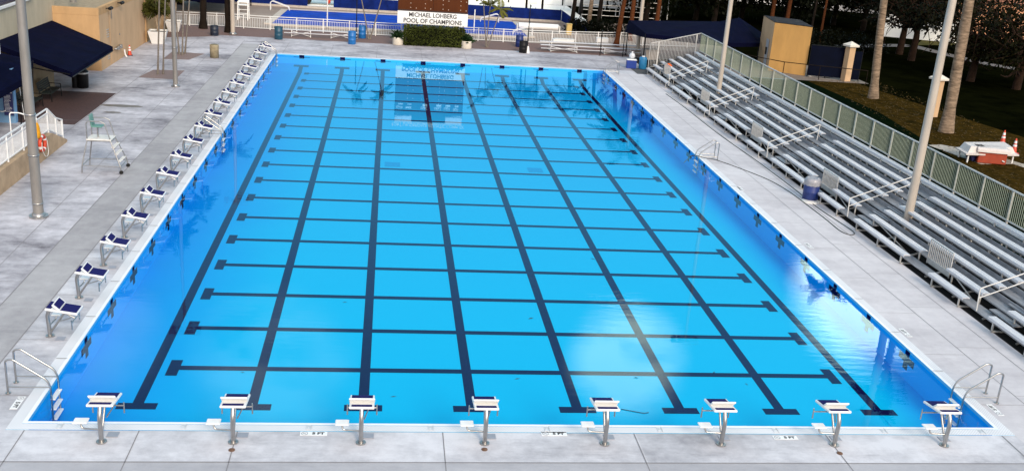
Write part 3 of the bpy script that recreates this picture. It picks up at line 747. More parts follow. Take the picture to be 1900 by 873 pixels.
b = MB(); b.lathe([(0, .0), (.28, .0), (.29, .82), (.27, .85), (0, .85)], n=20); b.build('body', stone, t)
b = MB(); b.lathe([(.0, .872), (.2, .87), (.21, .85)], n=14); b.build('cap', mat('cap_dark', (.16, .15, .10), .9), t)
def cone(p, h, label, tilt=0.):
    t = thing('traffic_cone', label, 'traffic cone', p, .3); s = h/.72
    b = MB(); b.box((0, 0, .015*s), (.36*s, .36*s, .03*s), .006); b.build('base', mat('cone_base', (.03, .02, .02), .7) if tilt else redp, t)
    b = MB(); b.lathe([(.135*s, .03*s), (.03*s, .70*s), (.0, .72*s)], n=16); b.build('body', redp, t)
    for z0, z1 in ((.33, .42), (.48, .60)):
        rr = lambda z: .135+(.03-.135)*(z-.03)/.67+.004
        b = MB(); b.lathe([(rr(z0)*s, z0*s), (rr(z1)*s, z1*s)], n=16); b.build('collar', white, t)
    return t
cone(G(241, 103), .68, 'orange cone at the corner of the orange utility building', 1)
cone(G(1859, 268), .84, 'orange cone behind the white lidded box, further back of two')
cone(G(1880, 284), .84, 'orange cone beside the right end of the white lidded box')
t = thing('wall_downspout', 'short white curved downspout at the foot of the orange building', 'downspout', (-8.93, 45.9, 0))
b = MB(); b.tube([(0, 0, .5), (.03, 0, .2), (.12, 0, .03)], .05, 8, .05); b.build('pipe', white, t)

# foliage helpers ---------------------------------------------------
def leaf(b, p, d, n, l, w, mi=0):
    d = d.normalized(); s = d.cross(n)
    if s.length < 1e-4: s = Vector((1, 0, 0))
    s = s.normalized()*w/2
    b.add([p, p+d*l*.5+s, p+d*l, p+d*l*.5-s], [(0, 1, 2, 3)], False, mi)
def rnd(): 
    while True:
        v = Vector((random.uniform(-1, 1), random.uniform(-1, 1), random.uniform(-1, 1)))
        if .05 < v.length < 1: return v
def frond(b, o, az, el, ln, droop, lw=.05, ll=.5, nl=22, mi=0, fan=False):
    d0 = Vector((math.cos(az)*math.cos(el), math.sin(az)*math.cos(el), math.sin(el)))
    side = Vector((-math.sin(az), math.cos(az), 0)); pts = []; p = Vector(o); d = d0.copy(); k = 10
    for i in range(k+1):
        pts.append(p.copy()); d = (d+Vector((0, 0, -droop/k*(.4+1.2*i/k)))).normalized(); p = p+d*ln/k
    b.tube(pts, .02, 4, caps=False, radii=[.025*(1-.8*i/k) for i in range(k+1)], mi=mi)
    for i in range(nl):
        t = .15+.85*i/nl; q = t*k; j = min(int(q), k-1); f = q-j; c = pts[j].lerp(pts[j+1], f); dd = (pts[j+1]-pts[j]).normalized()
        L_ = ll*math.sin(PI*min(1, .18+t*.82))**.7*random.uniform(.8, 1.1)
        for s in (-1, 1):
            v = (dd*.65+side*s*.8+Vector((0, 0, -.35-.3*random.random()))).normalized(); n = dd.cross(v)
            leaf(b, c, v, n+rnd()*.2, L_, lw*random.uniform(.8, 1.3), mi)
def palm(p, top, r, label, bark, leafm, nf=16, fl=2.0, group=None, skirt=0, stems=None, droop=1.5, name='palm_tree', nl=22, hide_crown=False, lw=.06, ll=.55):
    t = thing(name, label, 'palm', p, 0, group); p = Vector(p)
    for (st, tp) in (stems or [((0, 0, 0), Vector(top)-p)]):
        st, tp = Vector(st), Vector(tp); n = 12; pts = []; rad = []
        bow = Vector((random.uniform(-.1, .1), random.uniform(-.1, .1), 0))*tp.z*.12
        for i in range(n+1):
            f = i/n; pts.append(st.lerp(tp, f)+bow*math.sin(PI*f)); rad.append(r*(1.35 if i == 0 else 1.0)*(1-.35*f)*(1+.03*(-1)**i))
        b = MB(); b.tube(pts, r, 12, radii=rad); b.build('trunk', bark, t)
        if nf:
            c = MB()
            for i in range(nf):
                frond(c, tp, 2*PI*i/nf+random.uniform(-.2, .2), random.uniform(-.2, 1.25), fl*random.uniform(.8, 1.1), droop*random.uniform(.8, 1.3), lw, ll, nl)
            c.build('crown', leafm, t, fix=False)
        if skirt:
            c = MB()
            for i in range(skirt): frond(c, tp-Vector((0, 0, random.uniform(0, .9))), random.uniform(0, 2*PI), random.uniform(-1.2, -.5), fl*.7, .8, lw, ll*.8, nl//2)
            c.build('dead_fronds', leafbrown, t, fix=False)
    return t
def tree(p, H, R, label, leafm, bark=barkdark, group=None, n=3500, ls=.28, low=0., trunk_r=.22, name='broadleaf_tree', lean=(0, 0), squash=.75, limbs=7, bias=None, clumps=26, tw=False):
    t = thing(name, label, 'tree', p, 0, group)
    b = MB(); top = Vector((lean[0], lean[1], H*.55)); b.tube([(0, 0, -.05), top*.5+Vector((.1, 0, 0)), top], trunk_r, 10, radii=[trunk_r*1.3, trunk_r, trunk_r*.7])
    cc = Vector((lean[0]*1.3, lean[1]*1.3, H-R*squash*.9))
    cl = []
    for i in range(clumps):
        v = rnd().normalized()*random.uniform(.45, 1.0); v.z *= squash
        cl.append((cc+v*R, random.uniform(.22, .42)*R))
    for i in range(limbs):
        e = cl[i % clumps][0]+(rnd()*R*.35 if i >= clumps//2 else Vector()); s0 = top*random.uniform(.55, 1.); mid = s0.lerp(e, .5)+rnd()*.3*R*.4
        b.tube(catmull([s0, mid, e], 4), .06, 6, radii=[trunk_r*(.55-.45*k/8) for k in range(9)])
    if tw:
        for i in range(70):
            e = random.choice(cl)[0]; s0 = top.lerp(e, random.uniform(.3, .9)); q = s0+rnd()*R*.7; q.z = max(q.z, 1.2)
            b.tube(catmull([s0, s0.lerp(q, .5)+rnd()*.4, q], 3), .03, 5, radii=[.05-.006*k for k in range(7)])
    b.build('trunk', bark, t)
    c = MB()
    for i in range(n):
        ctr, rr = random.choice(cl); v = rnd(); v = v.normalized()*(v.length**.6)
        q = ctr+Vector((v.x, v.y, v.z*.7))*rr
        if q.z < low: continue
        leaf(c, q, rnd(), rnd(), ls*random.uniform(.6, 1.4), ls*.55)
    c.build('crown', leafm, t, fix=False)
    return t
# slender palms on left deck
palm((-5.7, 40.9, 0), None, .05, 'slender palm with two pale stems in the nearer brick tree well', barkgrey, leafdark, 11, 1.3, 'slender multi-stem palms on the left deck', stems=[((-.14, -.07, 0), (.4, .3, 10.4)), ((.13, .1, 0), (.9, .2, 9.4))])
palm((-5.85, 48.05, 0), None, .05, 'slender palm cluster with three pale stems in the farther brick tree well', barkgrey, leafdark, 11, 1.3, 'slender multi-stem palms on the left deck', stems=[((-.15, 0, 0), (-.5, .2, 9.5)), ((.1, -.3, 0), (.5, .2, 10.5)), ((.15, .3, 0), (1.1, .3, 9.8))])
# planters
def planter(u, v, s, label, plant):
    p = G(u, v); t = thing('planter', label, 'planter', p, .1)
    b = MB(); w0, w1, h = .40*s, .62*s, .86*s
    P0 = [(-w0, -w0, 0), (w0, -w0, 0), (w0, w0, 0), (-w0, w0, 0)]; P1 = [(-w1, -w1, h), (w1, -w1, h), (w1, w1, h), (-w1, w1, h)]; P2_ = [(x*.88, y*.88, h) for x, y, _ in P1]; P3 = [(x*.84, y*.84, h-.1) for x, y, _ in P1]
    for i in range(4):
        j = (i+1) % 4; b.quad(P0[i], P0[j], P1[j], P1[i]); b.quad(P1[i], P1[j], P2_[j], P2_[i]); b.quad(P2_[i], P2_[j], P3[j], P3[i])
    b.build('pot', white, t)
    b = MB(); b.poly(P3); b.build('soil', under, t)
    return p
p1 = planter(294, 80, 1.0, 'white tapered square planter in front of the orange wall, holding a bushy tree', 1)
p2 = planter(323, 58, .9, 'white tapered planter farther back, partly behind the thin grey pole', 1)
def bushtree(p, stems, c, R, label, n=1500):
    t = thing('potted_tree', label, 'plant', p, 0)
    b = MB()
    for s in stems: b.tube(catmull([(0, 0, 0), Vector(s)*.5+Vector((.05, 0, 0)), s], 4), .05, 8)
    b.build('trunk', mat('pale_trunk', (.42, .32, .22), .9, var=.3, scale=4), t)
    c_ = MB()
    for i in range(n):
        v = rnd(); q = Vector(c)+Vector((v.x, v.y, v.z*.75))*R*(.75+.25*math.sin(5*v.x+3*v.z)); d = Vector((v.x, v.y, -.6+.5*random.random()))
        leaf(c_, q, d, rnd(), random.uniform(.25, .5), .10)
    c_.build('crown', leafmat('planter_leaf', (.085, .085, .018)), t, fix=False)
bushtree(p1+Vector((0, 0, .8)), [(-.35, 0, 2.0), (.25, .1, 1.6)], (-.05, 0, 1.75), 1.0, 'bushy olive-green tree growing in the nearer white planter')
bushtree(p2+Vector((0, 0, .7)), [(-.2, 0, 1.5), (.2, .1, 1.5)], (0, 0, 2.0), .8, 'darker bushy tree growing in the farther white planter', 900)
palm(G(377, 53), G(377, 53)+Vector((.1, .3, 9)), .26, 'dark thick palm trunk behind the far left fence, left of the cream pole', barkdark, leafdark, 14, 2.4)
palm(G(424, 60), G(424, 60)+Vector((-.1, .3, 9)), .24, 'dark palm trunk touching the cream pole by the far left fence', barkdark, leafdark, 14, 2.4)

# ------------------------------------------------------------------ far fence (white pickets)
FP = [G(300, 47), G(345, 48), G(425, 51), G(480, 55), G(600, 61), G(700, 67), G(800, 72), G(900, 77), G(960, 80), G(1060, 83), G(1130, 84), G(1200, 86), G(1290, 89)]
t = thing('picket_fence', 'long white picket fence between the pool deck and the second pool', 'fence', FP[0]); o0 = FP[0]
b = MB(); pk = MB(); H = 1.05; cnt = 0
for i in range(len(FP)-1):
    a, c = FP[i]-o0, FP[i+1]-o0; d = c-a
    b.bar(a+Vector((0, 0, H)), c+Vector((0, 0, H)), .05, .05); b.bar(a+Vector((0, 0, H-.17)), c+Vector((0, 0, H-.17)), .035, .035); b.bar(a+Vector((0, 0, .12)), c+Vector((0, 0, .12)), .04, .04)
    k = int(d.length/.13)
    for j in range(k): q = a+d*((j+.5)/k); pk.box((q.x, q.y, .5), (.022, .016, .76))
b.build('rails', white, t); pk.build('pickets', white, t)
tot = sum((FP[i+1]-FP[i]).length for i in range(len(FP)-1)); s_ = 0.; acc = 0.; i = 0
while s_ < tot:
    while s_ > acc+(FP[i+1]-FP[i]).length: acc += (FP[i+1]-FP[i]).length; i += 1
    q = FP[i].lerp(FP[i+1], (s_-acc)/(FP[i+1]-FP[i]).length)-o0
    b = MB(); b.box((q.x, q.y, H/2+.02), (.07, .07, H+.04), .006); b.build('post', white, t); s_ += 2.05
# small far benches (team benches)
def farbench(a, b_, label, h=.46, depth=.28, rows=1):
    a, b_ = Vector(a), Vector(b_); d = (b_-a); ln = d.length; rz = math.atan2(d.y, d.x)
    t = thing('bleacher_bench', label, 'bench', (a+b_)/2, rz, 'low metal benches by the far fence')
    for k in range(rows):
        b = MB(); b.box((0, k*.55, h+.19*k), (ln, depth, .045), .008); b.build('seat', alu, t)
        b = MB(); b.box((0, k*.55+.05-.3, h-.22+.19*k), (ln, .2, .04), .008); b.build('footboard', alu, t)
    for s in (-.4, -.14, .14, .4):
        b = MB(); x = s*ln; b.bar((x, -.3, 0), (x, .1+.55*(rows-1), 0.02), .05, .05); b.bar((x, -.12, 0), (x, -.12, h-.02), .04, .04); b.bar((x, .12+.55*(rows-1), 0), (x, .12+.55*(rows-1), h+.19*(rows-1)), .04, .04); b.build('leg', white, t)
    b = MB()
    for s0, s1 in ((-.4, -.14), (.14, .4)):
        b.bar((s0*ln, -.14, .05), (s1*ln, -.14, h-.08), .03, .03); b.bar((s0*ln, -.17, h-.08), (s1*ln, -.17, .05), .03, .03)
    b.build('cross_brace', white, t)
farbench((-.3, 58.7, 0), (5.2, 58.9, 0), 'white low bench between the teal drum and the blue drum', .5)
farbench((19.4, 58.2, 0), (27.4, 58.4, 0), 'grey two-tier bench in front of the far fence on the right', .46, .28, 2)
t = thing('storage_boxes', 'white crates resting on the far two-tier bench', 'crate', G(1045, 80, .45))
b = MB(); b.box((0, .1, .14), (1.7, .5, .28), .02); b.build('body', white, t); b = MB(); b.box((.1, .1, .30), (1.6, .52, .05), .01); b.build('lid', whitedirty, t)
t = thing('cooler_box', 'white cooler box on the right end of the far bench', 'cooler', G(1118, 80, .45)+Vector((0, .3, 0)))
b = MB(); b.box((0, 0, .16), (.95, .5, .32), .03); b.build('body', white, t); b = MB(); b.box((0, 0, .35), (.98, .53, .06), .02); b.build('lid', white, t)
b = MB(); b.lathe([(.16, 0), (.07, .5), (.05, .52), (0, .52)], n=12)
o = b.build('funnel_cone', white); o.location = G(979, 98.5); tag(o, 'small white cone standing right beside the black drum', 'cone')
def shower(u, v, h, label):
    t = thing('deck_post', label, 'post', G(u, v), 0, 'thin dark posts on the far deck')
    b = MB(); b.tube([(0, 0, .02), (0, 0, h)], .035, 8); b.tube([(0, 0, h-.05), (0, -.25, h-.05)], .025, 6); b.cyl((0, -.25, h-.12), (0, -.25, h-.04), .06, n=8); b.build('pipe', black, t)
    b = MB(); b.cyl((0, 0, 0), (0, 0, .03), .12, n=12); b.build('base', dullsteel, t)
shower(979, 84, 3.2, 'tall dark post behind the blue drum, cut by the top edge')
shower(978, 96, 2.35, 'thin dark post standing just behind the black drum')
shower(1113, 104, 2.0, 'thin dark leaning post in front of the far two-tier bench')
shower(1155, 106, 2.3, 'dark post at the right end of the far two-tier bench')
shower(661, 72, 3.4, 'dark navy post by the two blue drums')

# ------------------------------------------------------------------ scoreboard, hedge, pots
SBy = 58.0
t = thing('scoreboard', 'brown electronic scoreboard with a white name board along its bottom', 'scoreboard', (10.9, SBy, 0))
brown = mat('brown_panel', (.085, .024, .007), .75, var=.25, scale=1.5, stretch=(1, 1, .4))
b = MB(); b.box((-1.32, .15, 4.02), (2.62, .3, 2.9), .01); b.box((1.32, .15, 4.02), (2.62, .3, 2.9), .01); b.build('panel', brown, t)
b = MB(); b.box((0, .2, 4.02), (5.34, .26, 3.0)); b.box((0, .1, 2.52), (5.32, .24, .1)); b.build('cabinet', mat('dark_brown_cabinet', (.03, .012, .008), .6), t)
b = MB(); b.box((0, 0, 2.0), (5.36, .12, .94), .008); nb = b.build('name_board', white, t)
Mr = Matrix.Translation((0, -.065, 2.20)) @ Matrix.Rotation(PI/2, 4, 'X')
text_mesh('MICHAEL LOHBERG', .46, mat('dark_letter', (.03, .025, .03), .5), 'lettering', nb, Matrix.Translation((.0, -.065, 2.22)) @ Matrix.Rotation(PI/2, 4, 'X'), .003, .010, .90)
text_mesh('POOL OF CHAMPIONS', .46, MATS['dark_letter'], 'lettering', nb, Matrix.Translation((0, -.065, 1.77)) @ Matrix.Rotation(PI/2, 4, 'X'), .003, .010, .95)
b = MB()
for cx in (-1.7, -.6, .75, 2.1):
    for i in range(6):
        b.cyl((cx+.0, -.004, 2.75+i*.33), (cx, -.02, 2.75+i*.33), .035, n=8); 
        if i % 2 == 0: b.cyl((cx+.42, -.004, 2.72+i*.33), (cx+.42, -.02, 2.72+i*.33), .035, n=8)
b.build('indicator_dots', mat('pale_bulb', (.50, .36, .28), .5), t)
b = MB()
for x, w in ((-2.3, .5), (-1.6, .45), (-.4, .5), (.7, .55), (1.4, .5), (2.1, .4)):
    b.box((x, -.012, 4.75), (w, .02, .12)); b.box((x+.08, -.012, 4.52), (w*.7, .02, .10))
b.build('score_captions', white, t)
b = MB(); b.box((-1.98, .1, 5.52), (1.3, .16, .88), .01); ad = b.build('advert_panel', mat('white_advert', (.75, .74, .80), .5, var=.25, scale=5), t)
b = MB(); b.box((-1.98, .016, 5.14), (1.24, .01, .12)); b.build('stripe', redp, ad)
b = MB(); b.box((1.98, .1, 5.52), (1.3, .16, .88), .01); b.build('advert_panel', MATS['white_advert'], t)
b = MB(); b.box((0, .12, 5.5), (2.66, .12, .86)); b.build('message_panel', MATS['dark_brown_cabinet'], t)
b = MB(); b.box((0, .12, 6.0), (5.3, .1, .06)); b.build('crown_bar', alufr, t)
text_mesh('FORT LAUDERDALE AQUATIC COMPLEX', .36, white, 'crown_lettering', t, Matrix.Translation((0, .1, 6.18)) @ Matrix.Rotation(PI/2, 4, 'X'), .02, .006, .86)
for x in (-1.9, -.65, .6, 1.85):
    b = MB(); b.box((x, .2, .78), (.15, .12, 1.56), .008); b.build('leg', mat('tan_post', (.50, .36, .19), .7, var=.15), t)
def hedge(p, d, label, n=4200):
    t = thing('hedge', label, 'hedge', p)
    b = MB(); b.box((0, 0, d[2]*.48), (d[0]*.94, d[1]*.86, d[2]*.92), .08); b.build('stems', leafdark, t)
    c = MB()
    for i in range(n):
        f = random.random(); x, y, z = random.uniform(-.5, .5)*d[0], random.uniform(-.5, .5)*d[1], random.uniform(0, 1)*d[2]
        if f < .5: y = -d[1]*.5+random.uniform(-.06, .05)
        elif f < .75: z = d[2]+random.uniform(-.09, .07)
        else: x = random.choice((-1, 1))*d[0]*.5+random.uniform(-.05, .05)
        leaf(c, Vector((x, y, z)), rnd()+Vector((0, -.2, .3)), rnd(), random.uniform(.09, .17), .07)
    c.build('foliage', leafhedge, t, fix=False)
hedge((11.05, 57.55, 0), (4.5, .95, 1.42), 'clipped green hedge box under the scoreboard')
def potplant(u, v, label):
    p = G(u, v); t = thing('potted_plant', label, 'potted plant', p)
    b = MB(); b.lathe([(0, 0), (.36, 0), (.40, .05), (.41, .50), (.43, .58), (.39, .58), (.37, .5), (0, .5)], n=22); b.build('pot', mat('ivory_pot', (.70, .64, .54), .5, var=.1), t)
    c = MB()
    for i in range(16): frond(c, (0, 0, .5), random.uniform(0, 2*PI), random.uniform(.4, 1.35), random.uniform(.6, .9), 1.1, .07, .22, 12)
    for i in range(260): v_ = rnd(); leaf(c, Vector((v_.x*.42, v_.y*.42, .75+v_.z*.3)), rnd(), rnd(), .2, .1)
    c.build('leaves', leafpot, t, fix=False)
potplant(738, 83, 'leafy plant in an ivory round pot left of the hedge')
potplant(865, 90, 'leafy plant in an ivory round pot right of the hedge')
# centre palms
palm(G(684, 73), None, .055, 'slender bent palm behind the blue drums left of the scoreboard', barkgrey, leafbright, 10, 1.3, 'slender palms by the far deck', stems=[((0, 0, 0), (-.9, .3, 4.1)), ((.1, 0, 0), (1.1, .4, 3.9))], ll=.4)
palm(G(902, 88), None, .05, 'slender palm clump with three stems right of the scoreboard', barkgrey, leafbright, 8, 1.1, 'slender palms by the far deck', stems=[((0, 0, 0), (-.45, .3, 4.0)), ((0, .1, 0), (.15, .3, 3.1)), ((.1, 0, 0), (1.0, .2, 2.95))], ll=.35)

# ------------------------------------------------------------------ behind second pool
t = thing('windscreen_fence', 'blue windscreen fence behind the second pool', 'fence', (0, 77.1, 0))
b = MB()
def panelq(a, c, h, z0=.12): b.quad((a[0], a[1]-77.1, z0), (c[0], c[1]-77.1, z0), (c[0], c[1]-77.1, h), (a[0], a[1]-77.1, h))
panelq((-10, 77.2), (0.0, 77.1), 1.55); panelq((2.4, 77.1), (24.0, 77.1), 1.12)
b.build('screen', bluescreen, t, fix=False)
b = MB(); b.poly([(24.0, -.1, .1), (25.2, -7.2, .05), (25.2, -7.2, .45), (24.0, -.1, 1.12)]); b.build('screen', bluescreen, t, fix=False)
b = MB()
for i in range(15):
    x = -10+i*2.42
    if .2 < x < 2.2: continue
    b.cyl((x, .04, 0), (x, .04, 1.2 if x > 2 else 1.6), .03, n=6)
b.build('posts', black, t)
b = MB(); b.box((7, -.25, .06), (34, .4, .16)); b.build('kerb', mat('pale_kerb', (.50, .45, .40), .8, var=.2), t)
b = MB()
for z in (.35, .75, 1.1): b.box((1.2, 0, z), (2.4, .03, .04))
b.build('rails', black, t)
darkend = thing('dark_canopy', 'dark navy canopy behind the far left fence', 'canopy', (-8.0, 72, 0))
b = MB(); b.poly([(-4, -4, 1.4), (2.0, -3.2, 1.2), (3.2, 4, 2.6), (-4, 4, 3.0)]); b.quad((-4, -4, 1.4), (2.0, -3.2, 1.2), (2.0, -3.2, .9), (-4, -4, 1.1)); b.build('canvas', navyfab, darkend, fix=False)
b = MB(); [b.cyl((x, y, 0), (x, y, 1.25), .05, n=8) for x, y in ((-3.8, -3.9), (1.9, -3.1), (3.0, 3.9))]; b.build('post', black, darkend)
def guard2(p, label):
    t = thing('lifeguard_chair', label, 'lifeguard chair', p)
    for s in (-.4, .4):
        b = MB(); b.bar((s, -.5, 0), (s, -.2, 1.5), .08, .06); b.bar((s, .5, 0), (s, .25, 2.2), .08, .06); b.bar((s, -.3, 1.35), (s, .4, 1.35), .07, .07)
        for z in (.3, .65, 1.0): b.bar((s, -.42+z*.15, z), (s, .44-z*.1, z), .05, .05)
        b.build('side_frame', white, t)
    b = MB(); b.box((0, 0, 1.2), (.8, .6, .06), .01); b.build('seat', white, t)
    b = MB(); b.box((0, .27, 1.65), (.8, .05, .6), .01); b.build('backrest', white, t)
    b = MB(); [b.box((0, -.47+z*.18, z), (.8, .08, .04)) for z in (.25, .55, .85)]; b.build('step', white, t)
guard2((-4.4, 66.6, -.02), 'white wooden lifeguard chair beyond the far left fence beside the cream pole')
def rail2(p, rz, label):
    t = thing('grab_rail', label, 'grab rail', p, rz, 'grab rails by the second pool'); b = MB()
    for s in (0, .5): b.tube([(0, s, 0), (0, s, .7), (.2, s, .8), (1.6, s, .35), (1.7, s, 0)], .03, 6, .1)
    b.build('pipe', white, t)
rail2((17.6, 74.0, 0), PI, 'white sloping grab rail at the right end of the second pool')
rail2((19.8, 66.6, 0), PI, 'curved white grab rail on the near right corner of the second pool')
rail2((-3.0, 73.5, 0), 0, 'grey grab rail at the left end of the second pool')
t = thing('flag_post', 'white backstroke flag post at the near edge of the second pool', 'post', (2.6, 64.2, 0)); b = MB(); b.cyl((0, 0, 0), (0, 0, 2.9), .05, n=8); b.build('shaft', white, t); b = MB(); b.cyl((0, 0, 0), (0, 0, .04), .15, n=10); b.build('base', dullsteel, t)
t = thing('flag_post', 'white backstroke flag post just right of the scoreboard', 'post', G(879, 60)+Vector((0, 0, 0))); b = MB(); b.cyl((0, 0, 0), (0, 0, 1.9), .05, n=8); b.build('shaft', white, t); b = MB(); b.cyl((0, 0, 0), (0, 0, .04), .15, n=10); b.build('base', dullsteel, t)
t = thing('rescue_buoy', 'small red rescue buoy hanging on the far rails', 'buoy', (1.95, 76.9, .45)); b = MB(); b.lathe([(0, .0), (.16, .06), (.2, .3), (.12, .6), (0, .66)], n=12); b.build('float', redp, t); b = MB(); b.tube([(0, 0, .64), (0, .05, .85), (0, .2, .9)], .02, 6); b.build('strap', black, t)
t = thing('pool_lift', 'roller frame with white cover roll on the far brown deck', 'cover roller', (20.5, 68.8, 0))
b = MB(); b.cyl((-1.6, 0, .5), (1.9, 0, .5), .27, n=16); b.build('roll', white, t)
for x in (-1.75, 2.0): 
    b = MB(); b.box((x, 0, .32), (.1, .7, .64), .02); b.build('end_frame', whitedirty, t)
t = thing('tan_bin', 'small tan upright box right of the white cover roll', 'box', (23.3, 68.3, 0)); b = MB(); b.box((0, 0, .45), (.45, .45, .9), .03); b.build('body', mat('tan_plastic', (.60, .42, .14), .5), t); b = MB(); b.box((0, 0, .93), (.5, .5, .07), .02); b.build('lid', MATS['tan_plastic'], t)
t = thing('umbrella', 'closed dark patio umbrella behind the blue screen', 'umbrella', (26.1, 78.5, 0)); b = MB(); b.lathe([(0, 2.6), (.12, 2.2), (.25, 1.0), (.2, .75), (0, .8)], n=10); b.build('canopy', black, t); b = MB(); b.cyl((0, 0, 0), (0, 0, 2.6), .03, n=6); b.build('pole', black, t)
# white building, tents
hall = thing('white_building', 'bright white building wall beyond the blue windscreen', 'building', (20, 92, 0))
wb = mat('bright_white_wall', (.90, .92, .90), .6, var=.04)
m = MB(); rect(m, -30, 78.5, 27, 92, -.012); struct(m.build('far_pavement', mat('bright_pavement', (.85, .86, .83), .8, var=.06), fix=False))
b = MB(); b.box((-2, 4, 1.9), (34, 8, 3.8)); b.build('wall', wb, hall)
b = MB(); [b.box((x, -.06, 1.85), (.9, .14, 3.7), .02) for x in (-6.5, -5, 3.2)]; b.build('pilaster', mat('mint_white', (.60, .70, .64), .6), hall)
b = MB(); [b.box((x, -.02, 1.8), (.14, .1, 3.6)) for x in (-10.5, -2.5, .5, 6.5, 11.5)]; b.build('downpipe', black, hall)
lw = thing('white_truck', 'pale parked trailer seen through the gap in the blue windscreen', 'trailer', (1.4, 80.5, 0))
b = MB(); b.box((0, 0, 1.35), (6, 2.2, 1.7), .08); b.build('body', wb, lw); b = MB(); [b.cyl((x, -1.15, .4), (x, -.9, .4), .4, n=14) for x in (-1.6, 1.6)]; b.build('wheel', rubber, lw); b = MB(); b.box((0, -1.11, 1.0), (5.8, .02, .25)); b.build('stripe', mat('grey_stripe', (.3, .4, .45), .5), lw)
for i, (x, y, s) in enumerate(((28.6, 86, 1.0), (33.6, 87, 1.1))):
    t = thing('event_tent', ('white peaked tent left of the palms behind the fence', 'white peaked tent right, half hidden by palm trunks')[i], 'tent', (x, y, 0), 0, 'white event tents')
    b = MB(); w = 2.5*s; ap = (0, 0, 4.4)
    C = [(-w, -w, 2.6), (w, -w, 2.6), (w, w, 2.6), (-w, w, 2.6)]
    for k in range(4): b.add([C[k], C[(k+1) % 4], ap], [(0, 1, 2)]); q = Vector((0, 0, -.4)); b.quad(C[k], C[(k+1) % 4], Vector(C[(k+1) % 4])+q, Vector(C[k])+q)
    b.build('canopy', wb, t, fix=False)
    for c in C: b = MB(); b.cyl((c[0], c[1], 0), c, .05, n=6); b.build('leg', white, t)
t = thing('metal_barrier', 'tall metal rail barrier below the white tents', 'barrier', (30.5, 80, 0)); b = MB()
for z in (.5, 1.0, 1.5, 2.0): b.tube([(-4, 0, z), (4, 0, z)], .04, 6)
for x in (-4, -2, 0, 2, 4): b.cyl((x, 0, 0), (x, 0, 2.0), .05, n=6)
b.build('rails', dullsteel, t)

# ------------------------------------------------------------------ bleachers
th = math.atan(.0075)
B = thing('bleacher_stand', 'long seven-row aluminium bleacher stand along the right side of the pool', 'bleacher', (26.27, 0, 0), th)
SEC = [(-6.5, -3.4), (-1.9, 6.1), (7.6, 15.7), (17.1, 25.0), (26.4, 34.2), (35.9, 43.3), (44.9, 50.7)]
R1 = [(-1.9, 1.0), (2.2, 6.1), (7.57, 9.8), (11.53, 15.7), (17.06, 19.24), (20.9, 25.0), (26.45, 28.6), (29.9, 34.2), (35.65, 37.65), (39.2, 43.2), (44.4, 47.5), (47.75, 49.9)]
R2 = [(-1.9, 1.0), (2.2, 6.1), (7.5, 9.75), (11.5, 15.7), (16.85, 19.2), (21.3, 25.05), (26.3, 28.5), (30.3, 34.2), (35.9, 37.67), (39.4, 43.24), (44.93, 46.5), (48.5, 50.4)]
def seatx(i): return -.02+.6*i
def seatz(i): return .43+.2*i
for i in range(7):
    segs = R1 if i == 0 else R2 if i == 1 else SEC[1:] if i < 6 else [(-6.5, 50.7)]
    for a, c in segs:
        b = MB(); x, z = seatx(i), seatz(i)
        b.prism([(x, z-.085), (x+.02, z-.085), (x+.02, z-.035), (x+.25, z-.035), (x+.25, z), (x+.006, z), (x, z-.006)], 'y', a, c)
        b.build('seat', alu, B)
for i in range(1, 7):
    x, z = seatx(i), .2*i
    b = MB(); b.box((x-.15, 22.1, z-.02), (.44, 57.2, .04)); b.box((x+.09, 22.1, z+.085), (.03, 57.2, .17)) if i > 1 else None
    if i == 6: b.box((x+.42, 22.1, z+.14), (.34, 57.2, .04))
    b.build('footboard', aludark, B)
b = MB(); b.box((seatx(0)+.44, 22.1, .19), (.28, 57.2, .04)) if False else None
y = -6
while y < 50.6:
    ok = any(a+.05 < y < c-.05 for a, c in SEC); fr = MB(); st = lambda q: .02+(q-.3)/3.35*1.1
    fr.bar((.3, y, .02), (3.9, y, st(3.9)), .05, .05)
    for i in range(1, 7):
        q = seatx(i)+.12
        fr.box((q, y, (st(q)+(seatz(i)-.035 if (ok and i > 1) or i == 6 else .2*i-.02))/2), (.045, .05, (seatz(i)-.035 if (ok and i > 1) or i == 6 else .2*i-.02)-st(q)))
    fr.bar((3.7, y, -.01), (3.7, y, st(3.7)), .06, .06)
    fr.build('support_frame', alufr, B); y += 1.83
for row, segs in ((0, R1), (1, R2)):
    for a, c in segs:
        x, z = seatx(row), seatz(row)
        n_ = 2 if c-a < 3 else 3
        for k in range(n_):
            y = a+.25+(c-a-.5)*k/(n_-1); b = MB()
            if row == 0: b.bar((x+.05, y, 0), (x+.05, y, z-.04), .04, .05); b.box((x+.28, y, .025), (.5, .05, .05)); b.box((x+.5, y, .1), (.04, .05, .2))
            else: b.box((x+.12, y, (.2+z)/2-.02), (.04, .05, z-.2))
            b.build('leg', alufr, B)
        if row == 1: b = MB(); b.bar((x+.1, a+.3, .06), (x+.1, c-.3, z-.1), .03, .03); b.build('brace', alufr, B)
for y in (7.0, 16.6, 25.9, 35.4, 44.35):
    b = MB()
    b.tube([(.16, y, .22), (.12, y, .98), (2.62, y, 1.98), (2.58, y, 1.2)], .022, 8, .03); b.tube([(.14, y, .66), (2.60, y, 1.66)], .02, 8)
    b.build('handrail', mat('pale_rail', (.62, .61, .59), .5, .0, var=.1), B)
    for k in range(1, 6):
        s = MB(); s.box((seatx(k)+.12, y-.72, .2*k+.10), (.3, 1.35, .035)); s.build('aisle_step', aludark, B)
